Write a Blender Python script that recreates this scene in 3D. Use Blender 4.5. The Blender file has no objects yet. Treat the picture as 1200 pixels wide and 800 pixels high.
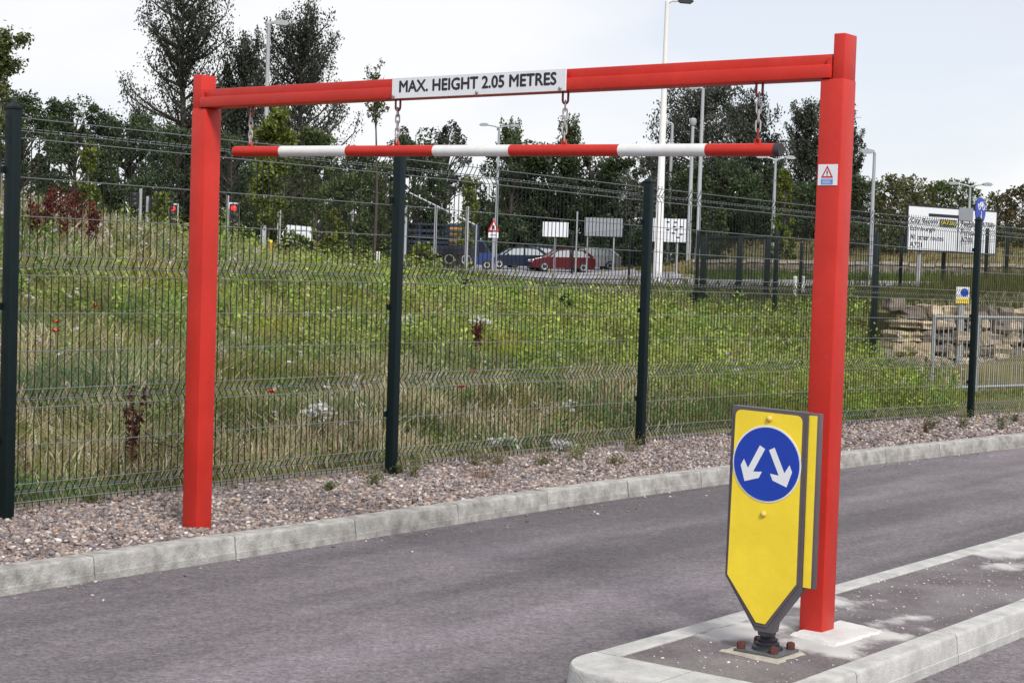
import bpy, bmesh, math, random
import numpy as np
from mathutils import Vector, Matrix

random.seed(7)
rng = np.random.default_rng(11)
R = math.radians
scene = bpy.context.scene
COL = scene.collection

# ------------------------------------------------------------------ camera
CAM_Z = 1.55
PITCH, ROLL = R(2.43), R(1.83)
FPX = 1993.0                                   # focal length in pixels of a 1200 px wide picture
cam_data = bpy.data.cameras.new('camera')
cam_data.sensor_width = 36.0
cam_data.lens = 36.0 * FPX / 1200.0
cam_data.clip_start = 0.05
cam_data.clip_end = 3000.0
cam = bpy.data.objects.new('camera', cam_data)
COL.objects.link(cam)
CAM_ROT = Matrix.Rotation(math.pi / 2 - PITCH, 3, 'X') @ Matrix.Rotation(ROLL, 3, 'Z')
cam.matrix_world = Matrix.Translation((0, 0, CAM_Z)) @ CAM_ROT.to_4x4()
scene.camera = cam

# ------------------------------------------------------------------ sky and sun (bright, thinly overcast)
SUN_DIR = Vector((0.34, -0.86, 0.90)).normalized()       # towards the sun: right, behind the camera
world = bpy.data.worlds.new('World')
scene.world = world
world.use_nodes = True
wn, wl = world.node_tree.nodes, world.node_tree.links
wn.clear()
w_out = wn.new('ShaderNodeOutputWorld')
w_bg = wn.new('ShaderNodeBackground')
w_bg.inputs['Strength'].default_value = 0.10
w_sky = wn.new('ShaderNodeTexSky')
w_sky.sky_type = 'NISHITA'
w_sky.sun_disc = False
w_sky.sun_elevation = math.asin(SUN_DIR.z)
w_sky.sun_rotation = math.atan2(SUN_DIR.x, SUN_DIR.y)
w_sky.air_density = 1.0
w_sky.dust_density = 0.6
w_sky.ozone_density = 1.0
w_tc = wn.new('ShaderNodeTexCoord')
w_map = wn.new('ShaderNodeMapping')
w_map.inputs['Scale'].default_value = (1.0, 1.0, 2.6)
w_map.inputs['Location'].default_value = (8.2, 0.4, 0.7)
w_noise = wn.new('ShaderNodeTexNoise')
w_noise.inputs['Scale'].default_value = 3.2
w_noise.inputs['Detail'].default_value = 5.0
w_noise.inputs['Roughness'].default_value = 0.5
w_ramp = wn.new('ShaderNodeValToRGB')
w_ramp.color_ramp.elements[0].position = 0.40
w_ramp.color_ramp.elements[0].color = (0.66, 0.66, 0.66, 1)
w_ramp.color_ramp.elements[1].position = 0.60
w_ramp.color_ramp.elements[1].color = (0.97, 0.97, 0.97, 1)
w_mix = wn.new('ShaderNodeMixRGB')
w_mix.inputs[2].default_value = (7.5, 7.5, 7.6, 1)       # lit cloud
wl.new(w_tc.outputs['Generated'], w_map.inputs['Vector'])
wl.new(w_map.outputs['Vector'], w_noise.inputs['Vector'])
wl.new(w_noise.outputs['Fac'], w_ramp.inputs['Fac'])
wl.new(w_ramp.outputs['Color'], w_mix.inputs[0])
w_veil = wn.new('ShaderNodeMixRGB')                        # clear sky seen through thin haze
w_veil.blend_type = 'MULTIPLY'
w_veil.inputs[0].default_value = 1.0
w_veil.inputs[2].default_value = (0.73, 0.76, 0.90, 1)
wl.new(w_sky.outputs['Color'], w_veil.inputs[1])
wl.new(w_veil.outputs[0], w_mix.inputs[1])
wl.new(w_mix.outputs['Color'], w_bg.inputs['Color'])
wl.new(w_bg.outputs['Background'], w_out.inputs['Surface'])

sun_data = bpy.data.lights.new('sun', 'SUN')
sun_data.energy = 2.8
sun_data.angle = R(14)
sun_data.color = (1.0, 0.95, 0.88)
sun = bpy.data.objects.new('sun', sun_data)
COL.objects.link(sun)
sun.rotation_euler = SUN_DIR.to_track_quat('Z', 'Y').to_euler()
sun.location = (12, -8, 30)

vs = scene.view_settings
vs.view_transform = 'Standard'
vs.look = 'None'
vs.exposure = 0.42
vs.gamma = 1.0
vs.use_curve_mapping = False
scene.render.resolution_x, scene.render.resolution_y = 1024, 682
scene.cycles.max_bounces = 6
scene.cycles.transparent_max_bounces = 8

# ------------------------------------------------------------------ survey: the place has two main directions,
# s along the kerb and fence, t across the lane (both measured from below the camera, metres)
AZ = R(37.34)
DS = np.array([math.sin(AZ), math.cos(AZ), 0.0])
DT = np.array([-math.cos(AZ), math.sin(AZ), 0.0])
UP = np.array([0, 0, 1.0])
CAMP = np.array([0, 0, CAM_Z])
CR = np.array(CAM_ROT)


def W(s, t, z):
    return DS * s + DT * t + UP * z


def ray(px, py):
    return CR @ np.array([px - 600.0, 400.0 - py, -FPX])


def at(px, py, Y):                 # the point of the place at forward distance Y that the survey picture shows at px, py
    r = ray(px, py)
    return CAMP + r * (Y / r[1])


def onz(px, py, z):
    r = ray(px, py)
    return CAMP + r * ((z - CAM_Z) / r[2])


def ont(px, py, t0):
    r = ray(px, py)
    return CAMP + r * ((t0 - CAMP @ DT) / (r @ DT))


# ------------------------------------------------------------------ materials
MATS = {}


def mat(name, color, rough=0.6, metal=0.0, var=0.0, scale=20.0, bump=0.0, bscale=80.0, spec=0.5, color2=None, coord='Object'):
    if name in MATS:
        return MATS[name]
    m = bpy.data.materials.new(name)
    m.use_nodes = True
    n, l = m.node_tree.nodes, m.node_tree.links
    b = n['Principled BSDF']
    b.inputs['Roughness'].default_value = rough
    b.inputs['Metallic'].default_value = metal
    b.inputs['Specular IOR Level'].default_value = spec
    b.inputs['Base Color'].default_value = (*color, 1)
    tc = None
    if var > 0 or color2 or bump > 0:
        tc = n.new('ShaderNodeTexCoord')
    if var > 0 or color2:
        no = n.new('ShaderNodeTexNoise')
        no.inputs['Scale'].default_value = scale
        no.inputs['Detail'].default_value = 6
        no.inputs['Roughness'].default_value = 0.65
        l.new(tc.outputs[coord], no.inputs['Vector'])
        rp = n.new('ShaderNodeValToRGB')
        rp.color_ramp.elements[0].position = 0.3
        rp.color_ramp.elements[1].position = 0.7
        c2 = color2 if color2 else color
        rp.color_ramp.elements[0].color = (*[c * (1 - var) for c in color], 1)
        rp.color_ramp.elements[1].color = (*[min(1, c * (1 + var)) for c in c2], 1)
        l.new(no.outputs['Fac'], rp.inputs['Fac'])
        l.new(rp.outputs['Color'], b.inputs['Base Color'])
    if bump > 0:
        nb = n.new('ShaderNodeTexNoise')
        nb.inputs['Scale'].default_value = bscale
        nb.inputs['Detail'].default_value = 4
        l.new(tc.outputs[coord], nb.inputs['Vector'])
        bp = n.new('ShaderNodeBump')
        bp.inputs['Strength'].default_value = bump
        bp.inputs['Distance'].default_value = 0.01
        l.new(nb.outputs['Fac'], bp.inputs['Height'])
        l.new(bp.outputs['Normal'], b.inputs['Normal'])
    MATS[name] = m
    return m


def attr_mat(name, rough=0.6, transl=0.0, spec=0.3, gain=1.0):
    """colour of each leaf, blade or pebble from its own colour attribute"""
    m = bpy.data.materials.new(name)
    m.use_nodes = True
    n, l = m.node_tree.nodes, m.node_tree.links
    b = n['Principled BSDF']
    b.inputs['Roughness'].default_value = rough
    b.inputs['Specular IOR Level'].default_value = spec
    a = n.new('ShaderNodeVertexColor')
    a.layer_name = 'Col'
    l.new(a.outputs['Color'], b.inputs['Base Color'])
    if transl > 0:
        t = n.new('ShaderNodeBsdfTranslucent')
        l.new(a.outputs['Color'], t.inputs['Color'])
        mx = n.new('ShaderNodeMixShader')
        mx.inputs['Fac'].default_value = transl
        l.new(b.outputs['BSDF'], mx.inputs[1])
        l.new(t.outputs['BSDF'], mx.inputs[2])
        l.new(mx.outputs['Shader'], n['Material Output'].inputs['Surface'])
    MATS[name] = m
    return m


M_LEAF = attr_mat('leaf', 0.55, 0.38, 0.35)
M_GRASS = attr_mat('grass_blade', 0.6, 0.42, 0.25)
M_PEBBLE = attr_mat('pebble', 0.75, 0.0, 0.35)

# ------------------------------------------------------------------ object helpers
ROOTLOC = {}


def tag(o, label=None, cat=None, group=None, kind=None):
    if label:
        o['label'] = label
    if cat:
        o['category'] = cat
    if group:
        o['group'] = group
    if kind:
        o['kind'] = kind
    return o


def thing(name, loc, label, cat, group=None, kind=None):
    o = bpy.data.objects.new(name, None)
    o.empty_display_size = 0.2
    COL.objects.link(o)
    o.location = tuple(loc)
    ROOTLOC[o.name] = np.array(loc, float)
    return tag(o, label, cat, group, kind)


class MB:
    """collects shapes (world coordinates) for ONE mesh"""

    def __init__(self):
        self.v, self.f = [], []

    def add(self, verts, faces):
        b = len(self.v)
        self.v.extend([tuple(map(float, p)) for p in verts])
        self.f.extend([tuple(i + b for i in f) for f in faces])
        return self

    def box(self, c, ax, ay, az, hx, hy, hz, bev=0.0):
        c = np.array(c, float)
        A = [np.array(a, float) for a in (ax, ay, az)]
        if bev <= 0:
            vs_ = [c + A[0] * hx * i + A[1] * hy * j + A[2] * hz * k for i in (-1, 1) for j in (-1, 1) for k in (-1, 1)]
            fs = [(0, 1, 3, 2), (4, 6, 7, 5), (0, 4, 5, 1), (2, 3, 7, 6), (0, 2, 6, 4), (1, 5, 7, 3)]
            return self.add(vs_, fs)
        bm = bmesh.new()
        bmesh.ops.create_cube(bm, size=2.0)
        for v in bm.verts:
            v.co.x *= hx; v.co.y *= hy; v.co.z *= hz
        bmesh.ops.bevel(bm, geom=bm.edges[:], offset=bev, segments=2, affect='EDGES', profile=0.5)
        bm.verts.index_update()
        vs_ = [c + A[0] * v.co.x + A[1] * v.co.y + A[2] * v.co.z for v in bm.verts]
        fs = [tuple(v.index for v in f.verts) for f in bm.faces]
        bm.free()
        return self.add(vs_, fs)

    def sbox(self, s0, s1, t0, t1, z0, z1, bev=0.0):          # box in the s, t, z frame
        return self.box(W((s0 + s1) / 2, (t0 + t1) / 2, (z0 + z1) / 2), DS, DT, UP,
                        (s1 - s0) / 2, (t1 - t0) / 2, (z1 - z0) / 2, bev)

    def tube(self, pts, rad, n=6, cap=True, closed=False):
        pts = [np.array(p, float) for p in pts]
        m = len(pts)
        rads = rad if hasattr(rad, '__len__') else [rad] * m
        base = len(self.v)
        up0 = None
        for i, p in enumerate(pts):
            if closed:
                d = pts[(i + 1) % m] - pts[i - 1]
            else:
                d = pts[min(i + 1, m - 1)] - pts[max(i - 1, 0)]
            d = d / (np.linalg.norm(d) + 1e-12)
            if up0 is None:
                a = np.array([0, 0, 1.0]) if abs(d[2]) < 0.9 else np.array([1.0, 0, 0])
                u = np.cross(d, a)
            else:
                u = up0 - d * (up0 @ d)
            u /= np.linalg.norm(u) + 1e-12
            up0 = u
            w = np.cross(d, u)
            for k in range(n):
                an = 2 * math.pi * k / n
                self.v.append(tuple(p + (u * math.cos(an) + w * math.sin(an)) * rads[i]))
        segs = m if closed else m - 1
        for i in range(segs):
            a, b = base + i * n, base + ((i + 1) % m) * n
            for k in range(n):
                k2 = (k + 1) % n
                self.f.append((a + k, a + k2, b + k2, b + k))
        if cap and not closed:
            self.f.append(tuple(base + k for k in reversed(range(n))))
            self.f.append(tuple(base + (m - 1) * n + k for k in range(n)))
        return self

    def prism(self, outline, o, u, v, w, depth):               # 2-D outline on plane (o;u,v), extruded along w
        o, u, v, w = (np.array(x, float) for x in (o, u, v, w))
        n = len(outline)
        vs_ = [o + u * a + v * b for a, b in outline] + [o + u * a + v * b + w * depth for a, b in outline]
        fs = [tuple(range(n)), tuple(reversed(range(n, 2 * n)))]
        fs += [(i, i + n, (i + 1) % n + n, (i + 1) % n) for i in range(n)]
        return self.add(vs_, fs)

    def lathe(self, prof, o, axis=(0, 0, 1), n=16):            # prof: (radius, height) list
        o, ax = np.array(o, float), np.array(axis, float)
        a = np.array([1.0, 0, 0]) if abs(ax[0]) < 0.9 else np.array([0, 1.0, 0])
        u = np.cross(ax, a); u /= np.linalg.norm(u)
        w = np.cross(ax, u)
        base = len(self.v)
        for r_, h in prof:
            for k in range(n):
                an = 2 * math.pi * k / n
                self.v.append(tuple(o + ax * h + (u * math.cos(an) + w * math.sin(an)) * r_))
        for i in range(len(prof) - 1):
            for k in range(n):
                k2 = (k + 1) % n
                self.f.append((base + i * n + k, base + i * n + k2, base + (i + 1) * n + k2, base + (i + 1) * n + k))
        self.f.append(tuple(base + k for k in reversed(range(n))))
        self.f.append(tuple(base + (len(prof) - 1) * n + k for k in range(n)))
        return self

    def build(self, name, material, parent=None, smooth=False, loc=None):
        if parent is not None:
            off = ROOTLOC[parent.name]
        else:
            off = np.array(loc, float) if loc is not None else np.zeros(3)
        me = bpy.data.meshes.new(name)
        vv = np.array(self.v) - off
        me.from_pydata([tuple(p) for p in vv], [], self.f)
        me.update()
        bm = bmesh.new()
        bm.from_mesh(me)
        bmesh.ops.recalc_face_normals(bm, faces=bm.faces[:])
        bm.to_mesh(me)
        bm.free()
        if smooth:
            me.polygons.foreach_set('use_smooth', [True] * len(me.polygons))
            if smooth != 'all':
                try:
                    me.set_sharp_from_angle(angle=R(40))
                except Exception:
                    pass
        me.materials.append(MATS[material] if isinstance(material, str) else material)
        o = bpy.data.objects.new(name, me)
        COL.objects.link(o)
        if parent is not None:
            o.parent = parent
            ROOTLOC[o.name] = off
        else:
            o.location = tuple(off)
            ROOTLOC[o.name] = off
        return o


def np_mesh(name, verts, faces, cols, material, parent=None, smooth=False, loc=None):
    """large mesh; faces is an (M, k) array; cols one colour per vertex"""
    off = ROOTLOC[parent.name] if parent is not None else (np.array(loc, float) if loc is not None else np.zeros(3))
    verts = np.asarray(verts, dtype=np.float64) - off
    faces = np.asarray(faces, dtype=np.int32)
    k = faces.shape[1]
    me = bpy.data.meshes.new(name)
    me.vertices.add(len(verts))
    me.vertices.foreach_set('co', verts.astype(np.float32).ravel())
    me.loops.add(faces.size)
    me.loops.foreach_set('vertex_index', faces.ravel())
    me.polygons.add(len(faces))
    me.polygons.foreach_set('loop_start', np.arange(0, faces.size, k, dtype=np.int32))
    if smooth:
        me.polygons.foreach_set('use_smooth', np.ones(len(faces), dtype=bool))
    if cols is not None:
        ca = me.color_attributes.new('Col', 'FLOAT_COLOR', 'POINT')
        c4 = np.ones((len(verts), 4), dtype=np.float32)
        c4[:, :3] = cols
        ca.data.foreach_set('color', c4.ravel())
    me.update(calc_edges=True)
    me.materials.append(MATS[material] if isinstance(material, str) else material)
    o = bpy.data.objects.new(name, me)
    COL.objects.link(o)
    if parent is not None:
        o.parent = parent
    else:
        o.location = tuple(off)
    ROOTLOC[o.name] = off
    return o


def copy_part(src, parent, shift=(0, 0, 0), name=None):
    c = src.copy()
    COL.objects.link(c)
    c.parent = parent
    c.location = tuple(np.array(src.location) + np.array(shift))
    ROOTLOC[c.name] = ROOTLOC.get(src.name, np.zeros(3))
    return c


def text_outline(s, bold=0.0):
    cu = bpy.data.curves.new('t', 'FONT')
    cu.body = s
    cu.size = 1.0
    cu.offset = bold
    cu.resolution_u = 3
    ob = bpy.data.objects.new('t', cu)
    COL.objects.link(ob)
    bpy.context.view_layer.update()
    me = bpy.data.meshes.new_from_object(ob.evaluated_get(bpy.context.evaluated_depsgraph_get()))
    vv = np.array([v.co[:2] for v in me.vertices])
    ff = [tuple(p.vertices) for p in me.polygons]
    bpy.data.objects.remove(ob)
    bpy.data.curves.remove(cu)
    bpy.data.meshes.remove(me)
    return vv, ff


def text_on(mb, s, o, u, v, width, height, bold=0.0):
    """lay the words s in a width x height rectangle whose lower left corner is o"""
    vv, ff = text_outline(s, 0.0)
    lo, hi = vv.min(0), vv.max(0)
    k = (vv - lo) / (hi - lo)
    o, u, v = np.array(o), np.array(u), np.array(v)
    n_ = np.cross(u, v)
    b = bold * height
    for i, (dx, dy) in enumerate(((0, 0), (b, 0), (-b, 0), (0, b), (0, -b)) if bold else ((0, 0),)):
        mb.add([o + u * (a * width + dx) + v * (c * height + dy) + n_ * (0.00012 * i) for a, c in k], ff)
    return mb


def words_on(parent, s, o, u, v, width, height, material, bold):
    """the same, one object per word, as wide as the words stand in the whole line"""
    vv, _ = text_outline(s)
    x0, x1 = vv[:, 0].min(), vv[:, 0].max()
    y0, y1 = vv[:, 1].min(), vv[:, 1].max()
    done = ''
    for w_ in s.split(' '):
        pre = text_outline(done + w_)[0][:, 0].max()
        one = text_outline(w_)[0]
        a0 = (pre - (one[:, 0].max() - one[:, 0].min()) - x0) / (x1 - x0) * width
        ww = (one[:, 0].max() - one[:, 0].min()) / (x1 - x0) * width
        hh0 = (one[:, 1].min() - y0) / (y1 - y0) * height
        hh = (one[:, 1].max() - one[:, 1].min()) / (y1 - y0) * height
        m_ = MB()
        text_on(m_, w_, np.array(o) + np.array(u) * a0 + np.array(v) * hh0, u, v, ww, hh, bold)
        tag(m_.build('word', material, parent), kind='stuff')
        done += w_ + ' '


def disc(n=24, r=1.0, cx=0, cy=0):
    return [(cx + r * math.cos(2 * math.pi * i / n), cy + r * math.sin(2 * math.pi * i / n)) for i in range(n)]


def unit(v):
    v = np.array(v, float)
    return v / np.linalg.norm(v)


# ------------------------------------------------------------------ palette
mat('white_paint', (0.66, 0.67, 0.68), 0.4, 0, 0.06, 14, 0.02, 60)
mat('sign_white', (0.66, 0.69, 0.74), 0.42, 0, 0.03, 8)
mat('ink', (0.012, 0.012, 0.022), 0.5)
mat('fence_green', (0.0035, 0.0105, 0.0125), 0.5, 0, 0.2, 30, 0.03, 90, spec=0.22)
mat('wire_green', (0.005, 0.010, 0.010), 0.5, spec=0.25)
mat('wire_green_skylit', (0.13, 0.15, 0.15), 0.34)  # dark green wire too; sky reflection on the horizontals painted in as pale grey
mat('galvanised', (0.42, 0.44, 0.46), 0.45, 0.6, 0.12, 25)
mat('pale_steel', (0.33, 0.345, 0.37), 0.5, 0.1, 0.06, 12)
mat('grey_steel', (0.30, 0.32, 0.35), 0.5, 0.2, 0.08, 12)
mat('plate_steel', (0.10, 0.105, 0.115), 0.55, 0.3, 0.25, 30)
mat('bolt_steel', (0.25, 0.26, 0.26), 0.5, 0.6)
mat('end_cap', (0.035, 0.03, 0.035), 0.6)
mat('rivet_yellow', (0.62, 0.44, 0.10), 0.45)
mat('blue_sheet', (0.004, 0.040, 0.36), 0.40, 0, 0.05, 10)
mat('grey_plastic', (0.085, 0.075, 0.088), 0.55, 0, 0.08, 18)
mat('black_rubber', (0.012, 0.012, 0.02), 0.55)
mat('rust', (0.075, 0.020, 0.014), 0.8, 0, 0.4, 60, 0.2, 90)
mat('kerb_concrete', (0.20, 0.195, 0.185), 0.9, 0, 0.2, 9, 0.6, 90, color2=(0.37, 0.365, 0.35))
mat('island_kerb', (0.34, 0.34, 0.335), 0.9, 0, 0.12, 8, 0.5, 110, color2=(0.46, 0.46, 0.45))
mat('fresh_concrete', (0.52, 0.52, 0.51), 0.85, 0, 0.10, 7, 0.3, 90, color2=(0.58, 0.58, 0.58))
mat('edging', (0.16, 0.14, 0.125), 0.85, 0, 0.25, 12, 0.3, 60)
mat('bark', (0.055, 0.045, 0.038), 0.9, 0, 0.3, 8)
mat('pale_bark', (0.16, 0.14, 0.11), 0.9, 0, 0.3, 8)
mat('stem', (0.10, 0.11, 0.04), 0.7)
mat('white_grit', (0.72, 0.72, 0.72), 0.8)
mat('glass_dark', (0.02, 0.025, 0.03), 0.08, 0, spec=0.6)
mat('glass_pale', (0.30, 0.34, 0.36), 0.12, 0, spec=0.7)
mat('tyre', (0.018, 0.018, 0.02), 0.8)
mat('rim', (0.45, 0.46, 0.48), 0.35, 0.5)
mat('car_navy', (0.012, 0.020, 0.050), 0.25, 0.2)
mat('car_blue', (0.030, 0.050, 0.120), 0.25, 0.2)
mat('car_red', (0.10, 0.006, 0.010), 0.25, 0.1)
mat('car_silver', (0.42, 0.44, 0.47), 0.3, 0.4)
mat('truck_blue', (0.012, 0.022, 0.050), 0.5, 0, 0.15, 3)
mat('container_teal', (0.010, 0.035, 0.050), 0.55, 0, 0.12, 3)
mat('van_blue', (0.02, 0.045, 0.16), 0.4)
mat('crate_yellow', (0.40, 0.22, 0.05), 0.7, 0, 0.15, 8)
mat('lens_red', (0.6, 0.01, 0.01), 0.3)
mat('lens_dark', (0.02, 0.02, 0.02), 0.3)
mat('signal_black', (0.014, 0.014, 0.018), 0.6)
mat('sign_red', (0.50, 0.02, 0.025), 0.45)
mat('sign_back', (0.26, 0.28, 0.31), 0.5, 0.3, 0.05, 6)
mat('sign_green', (0.008, 0.045, 0.03), 0.5)
mat('sign_yellow', (0.75, 0.55, 0.03), 0.5)
mat('post_orange', (0.55, 0.22, 0.02), 0.5)
mat('poppy', (0.62, 0.045, 0.012), 0.6)
mat('dock_red', (0.13, 0.028, 0.018), 0.8, 0, 0.35, 30)
mat('dock_fresh', (0.16, 0.022, 0.018), 0.8, 0, 0.35, 30)
mat('white_petal', (0.72, 0.72, 0.70), 0.7)
mat('wall_stone', (0.28, 0.22, 0.15), 0.9, 0, 0.4, 3.5, 0.9, 18, color2=(0.42, 0.35, 0.26))
mat('wall_stone_grey', (0.17, 0.145, 0.125), 0.9, 0, 0.3, 4, 0.5, 25)
mat('far_wall_stone', (0.13, 0.10, 0.085), 0.9, 0, 0.55, 4.5, 0.6, 12, color2=(0.22, 0.18, 0.15))
mat('far_coping', (0.36, 0.33, 0.28), 0.9, 0, 0.2, 3)
m = mat('lamp_red_glow', (0.8, 0.02, 0.02), 0.3)
m.node_tree.nodes['Principled BSDF'].inputs['Emission Color'].default_value = (1, 0.03, 0.02, 1)
m.node_tree.nodes['Principled BSDF'].inputs['Emission Strength'].default_value = 1.2


def worn(name, base, rough, scuff, dirt, amount=0.35, spec=0.35, scale=1.0):
    """painted or printed surface with scratches, scuffs and a little grime"""
    m = bpy.data.materials.new(name)
    m.use_nodes = True
    n, l = m.node_tree.nodes, m.node_tree.links
    b = n['Principled BSDF']
    b.inputs['Roughness'].default_value = rough
    b.inputs['Specular IOR Level'].default_value = spec
    tc = n.new('ShaderNodeTexCoord')

    def layer(prev, sc, p0, p1, col, top, stretch=None):
        t = n.new('ShaderNodeTexNoise')
        t.inputs['Scale'].default_value = sc * scale
        t.inputs['Detail'].default_value = 6
        t.inputs['Roughness'].default_value = 0.7
        src_ = tc.outputs['Object']
        if stretch:
            mp = n.new('ShaderNodeMapping')
            mp.inputs['Scale'].default_value = stretch
            l.new(src_, mp.inputs['Vector'])
            src_ = mp.outputs['Vector']
        l.new(src_, t.inputs['Vector'])
        r = n.new('ShaderNodeValToRGB')
        r.color_ramp.elements[0].position = p0
        r.color_ramp.elements[0].color = (0, 0, 0, 1)
        r.color_ramp.elements[1].position = p1
        r.color_ramp.elements[1].color = (top, top, top, 1)
        l.new(t.outputs['Fac'], r.inputs['Fac'])
        x = n.new('ShaderNodeMixRGB')
        x.inputs[2].default_value = (*col, 1)
        l.new(r.outputs['Color'], x.inputs[0])
        if prev is None:
            x.inputs[1].default_value = (*base, 1)
        else:
            l.new(prev, x.inputs[1])
        return x.outputs[0]

    c = layer(None, 3.0, 0.40, 0.75, [v * 1.25 + 0.01 for v in base], 0.7)
    c = layer(c, 6.0, 0.45, 0.80, dirt, amount * 0.8, (1, 1, 0.35))
    c = layer(c, 26.0, 0.66, 0.74, scuff, amount)
    c = layer(c, 60.0, 0.68, 0.73, dirt, amount * 1.4, (1, 1, 0.5))
    l.new(c, b.inputs['Base Color'])
    nb = n.new('ShaderNodeTexNoise')
    nb.inputs['Scale'].default_value = 35 * scale
    l.new(tc.outputs['Object'], nb.inputs['Vector'])
    bp = n.new('ShaderNodeBump')
    bp.inputs['Strength'].default_value = 0.08
    bp.inputs['Distance'].default_value = 0.01
    l.new(nb.outputs['Fac'], bp.inputs['Height'])
    l.new(bp.outputs['Normal'], b.inputs['Normal'])
    MATS[name] = m


def asphalt(name, base, streak):
    """worn asphalt: aggregate grain, long tyre-polished bands, pale scuffs"""
    m = bpy.data.materials.new(name)
    m.use_nodes = True
    n, l = m.node_tree.nodes, m.node_tree.links
    b = n['Principled BSDF']
    b.inputs['Roughness'].default_value = 0.82
    b.inputs['Specular IOR Level'].default_value = 0.35
    tc = n.new('ShaderNodeTexCoord')

    def noise(scale, detail, mapping=None, rough=0.6):
        t = n.new('ShaderNodeTexNoise')
        t.inputs['Scale'].default_value = scale
        t.inputs['Detail'].default_value = detail
        t.inputs['Roughness'].default_value = rough
        if mapping:
            mp = n.new('ShaderNodeMapping')
            mp.inputs['Rotation'].default_value = (0, 0, -(math.pi / 2 - AZ))
            mp2 = n.new('ShaderNodeMapping')
            mp2.inputs['Scale'].default_value = mapping
            l.new(tc.outputs['Object'], mp.inputs['Vector'])
            l.new(mp.outputs['Vector'], mp2.inputs['Vector'])
            l.new(mp2.outputs['Vector'], t.inputs['Vector'])
        else:
            l.new(tc.outputs['Object'], t.inputs['Vector'])
        return t

    def ramp(fac, p0, c0, p1, c1):
        r = n.new('ShaderNodeValToRGB')
        r.color_ramp.elements[0].position = p0
        r.color_ramp.elements[1].position = p1
        r.color_ramp.elements[0].color = (*c0, 1)
        r.color_ramp.elements[1].color = (*c1, 1)
        l.new(fac, r.inputs['Fac'])
        return r.outputs['Color']

    def mul(a, bb, fac=1.0):
        x = n.new('ShaderNodeMixRGB')
        x.blend_type = 'MULTIPLY'
        x.inputs[0].default_value = fac
        l.new(a, x.inputs[1]); l.new(bb, x.inputs[2])
        return x.outputs[0]

    bands = noise(1.0, 3, (0.16, 1.25, 1))
    c = ramp(bands.outputs['Fac'], 0.38, [v * 0.76 for v in base], 0.62, [v * 1.42 for v in base])
    blot = noise(2.6, 5)
    c = mul(c, ramp(blot.outputs['Fac'], 0.3, (0.88, 0.88, 0.89), 0.7, (1.1, 1.09, 1.09)))
    grain = noise(42, 4, None, 0.9)
    c = mul(c, ramp(grain.outputs['Fac'], 0.36, (0.52, 0.52, 0.54), 0.64, (1.5, 1.49, 1.5)))
    grain2 = noise(15, 5, None, 0.8)
    c = mul(c, ramp(grain2.outputs['Fac'], 0.34, (0.74, 0.74, 0.75), 0.66, (1.27, 1.27, 1.27)))
    if streak:
        sc = noise(5.5, 4, (0.35, 1.6, 1), 0.7)
        x = n.new('ShaderNodeMixRGB')
        x.inputs[2].default_value = (0.34, 0.33, 0.34, 1)
        l.new(c, x.inputs[1])
        rr = ramp(sc.outputs['Fac'], 0.665, (0, 0, 0), 0.76, (0.5, 0.5, 0.5))
        l.new(rr, x.inputs[0])
        c = x.outputs[0]
    l.new(c, b.inputs['Base Color'])
    bp = n.new('ShaderNodeBump')
    bp.inputs['Strength'].default_value = 0.5
    bp.inputs['Distance'].default_value = 0.006
    l.new(grain.outputs['Fac'], bp.inputs['Height'])
    l.new(bp.outputs['Normal'], b.inputs['Normal'])
    MATS[name] = m


worn('red_paint', (0.45, 0.020, 0.012), 0.45, (0.50, 0.14, 0.12), (0.20, 0.02, 0.018), 0.30)
worn('yellow_sheet', (0.76, 0.58, 0.034), 0.42, (0.80, 0.70, 0.25), (0.42, 0.32, 0.06), 0.22)
asphalt('lane_asphalt', (0.124, 0.112, 0.121), True)
asphalt('island_asphalt', (0.115, 0.100, 0.108), False)
asphalt('far_asphalt', (0.24, 0.235, 0.25), False)

# ------------------------------------------------------------------ terrain
# surveyed spot heights: (picture x, picture y, forward distance)
_ctl = []
for s_ in (-4, 0, 3, 6, 9, 12, 15):
    _ctl.append(W(s_, 8.3, 0.12))
_ctl.append(W(18.5, 8.0, 0.03))
_ctl.append(W(23, 7.8, 0.02))
for p in [
    (-150, 262, 21), (30, 268, 23), (110, 274, 25), (200, 300, 28), (300, 318, 30), (400, 338, 33), (500, 351, 36), (600, 358, 39),
    (700, 361, 42), (800, 366, 44), (-250, 400, 15), (60, 415, 15.5), (230, 420, 17), (420, 415, 20),
    # foot of the side fence
    (1022, 432, 26.5), (906, 399, 33), 
    (960, 440, 24.5), (860, 400, 28), (1100, 462, 23.5), (1200, 466, 24), (1130, 432, 27.0), (1250, 432, 27.0),
    # above the boulder wall
    (1100, 352, 30), (1200, 352, 30), (1300, 352, 30), (1060, 352, 36), (1150, 346, 42), (980, 356, 46), (1250, 344, 46),
    # the far road, its verge and the bank behind
    (640, 333, 62), (775, 333, 60), (880, 339, 56), (960, 340, 55), (800, 321, 75), (900, 322, 76), (1000, 322, 78), (1150, 322, 80),
    (640, 318.5, 112), (560, 315.5, 112), (720, 319.5, 112), (640, 324, 85), (730, 325, 85), (740, 320, 104), (560, 317.5, 96), (640, 321, 96), (720, 322.5, 96), (765, 322, 95), (850, 292, 98), (900, 284, 96), (1000, 280, 100), (1150, 275, 100),
    (100, 292, 60), (270, 300, 75), (330, 302, 55), (450, 309, 70), (200, 296, 90), (480, 312, 95), (540, 322, 72), (0, 285, 60),
]:
    _ctl.append(at(*p))
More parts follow.
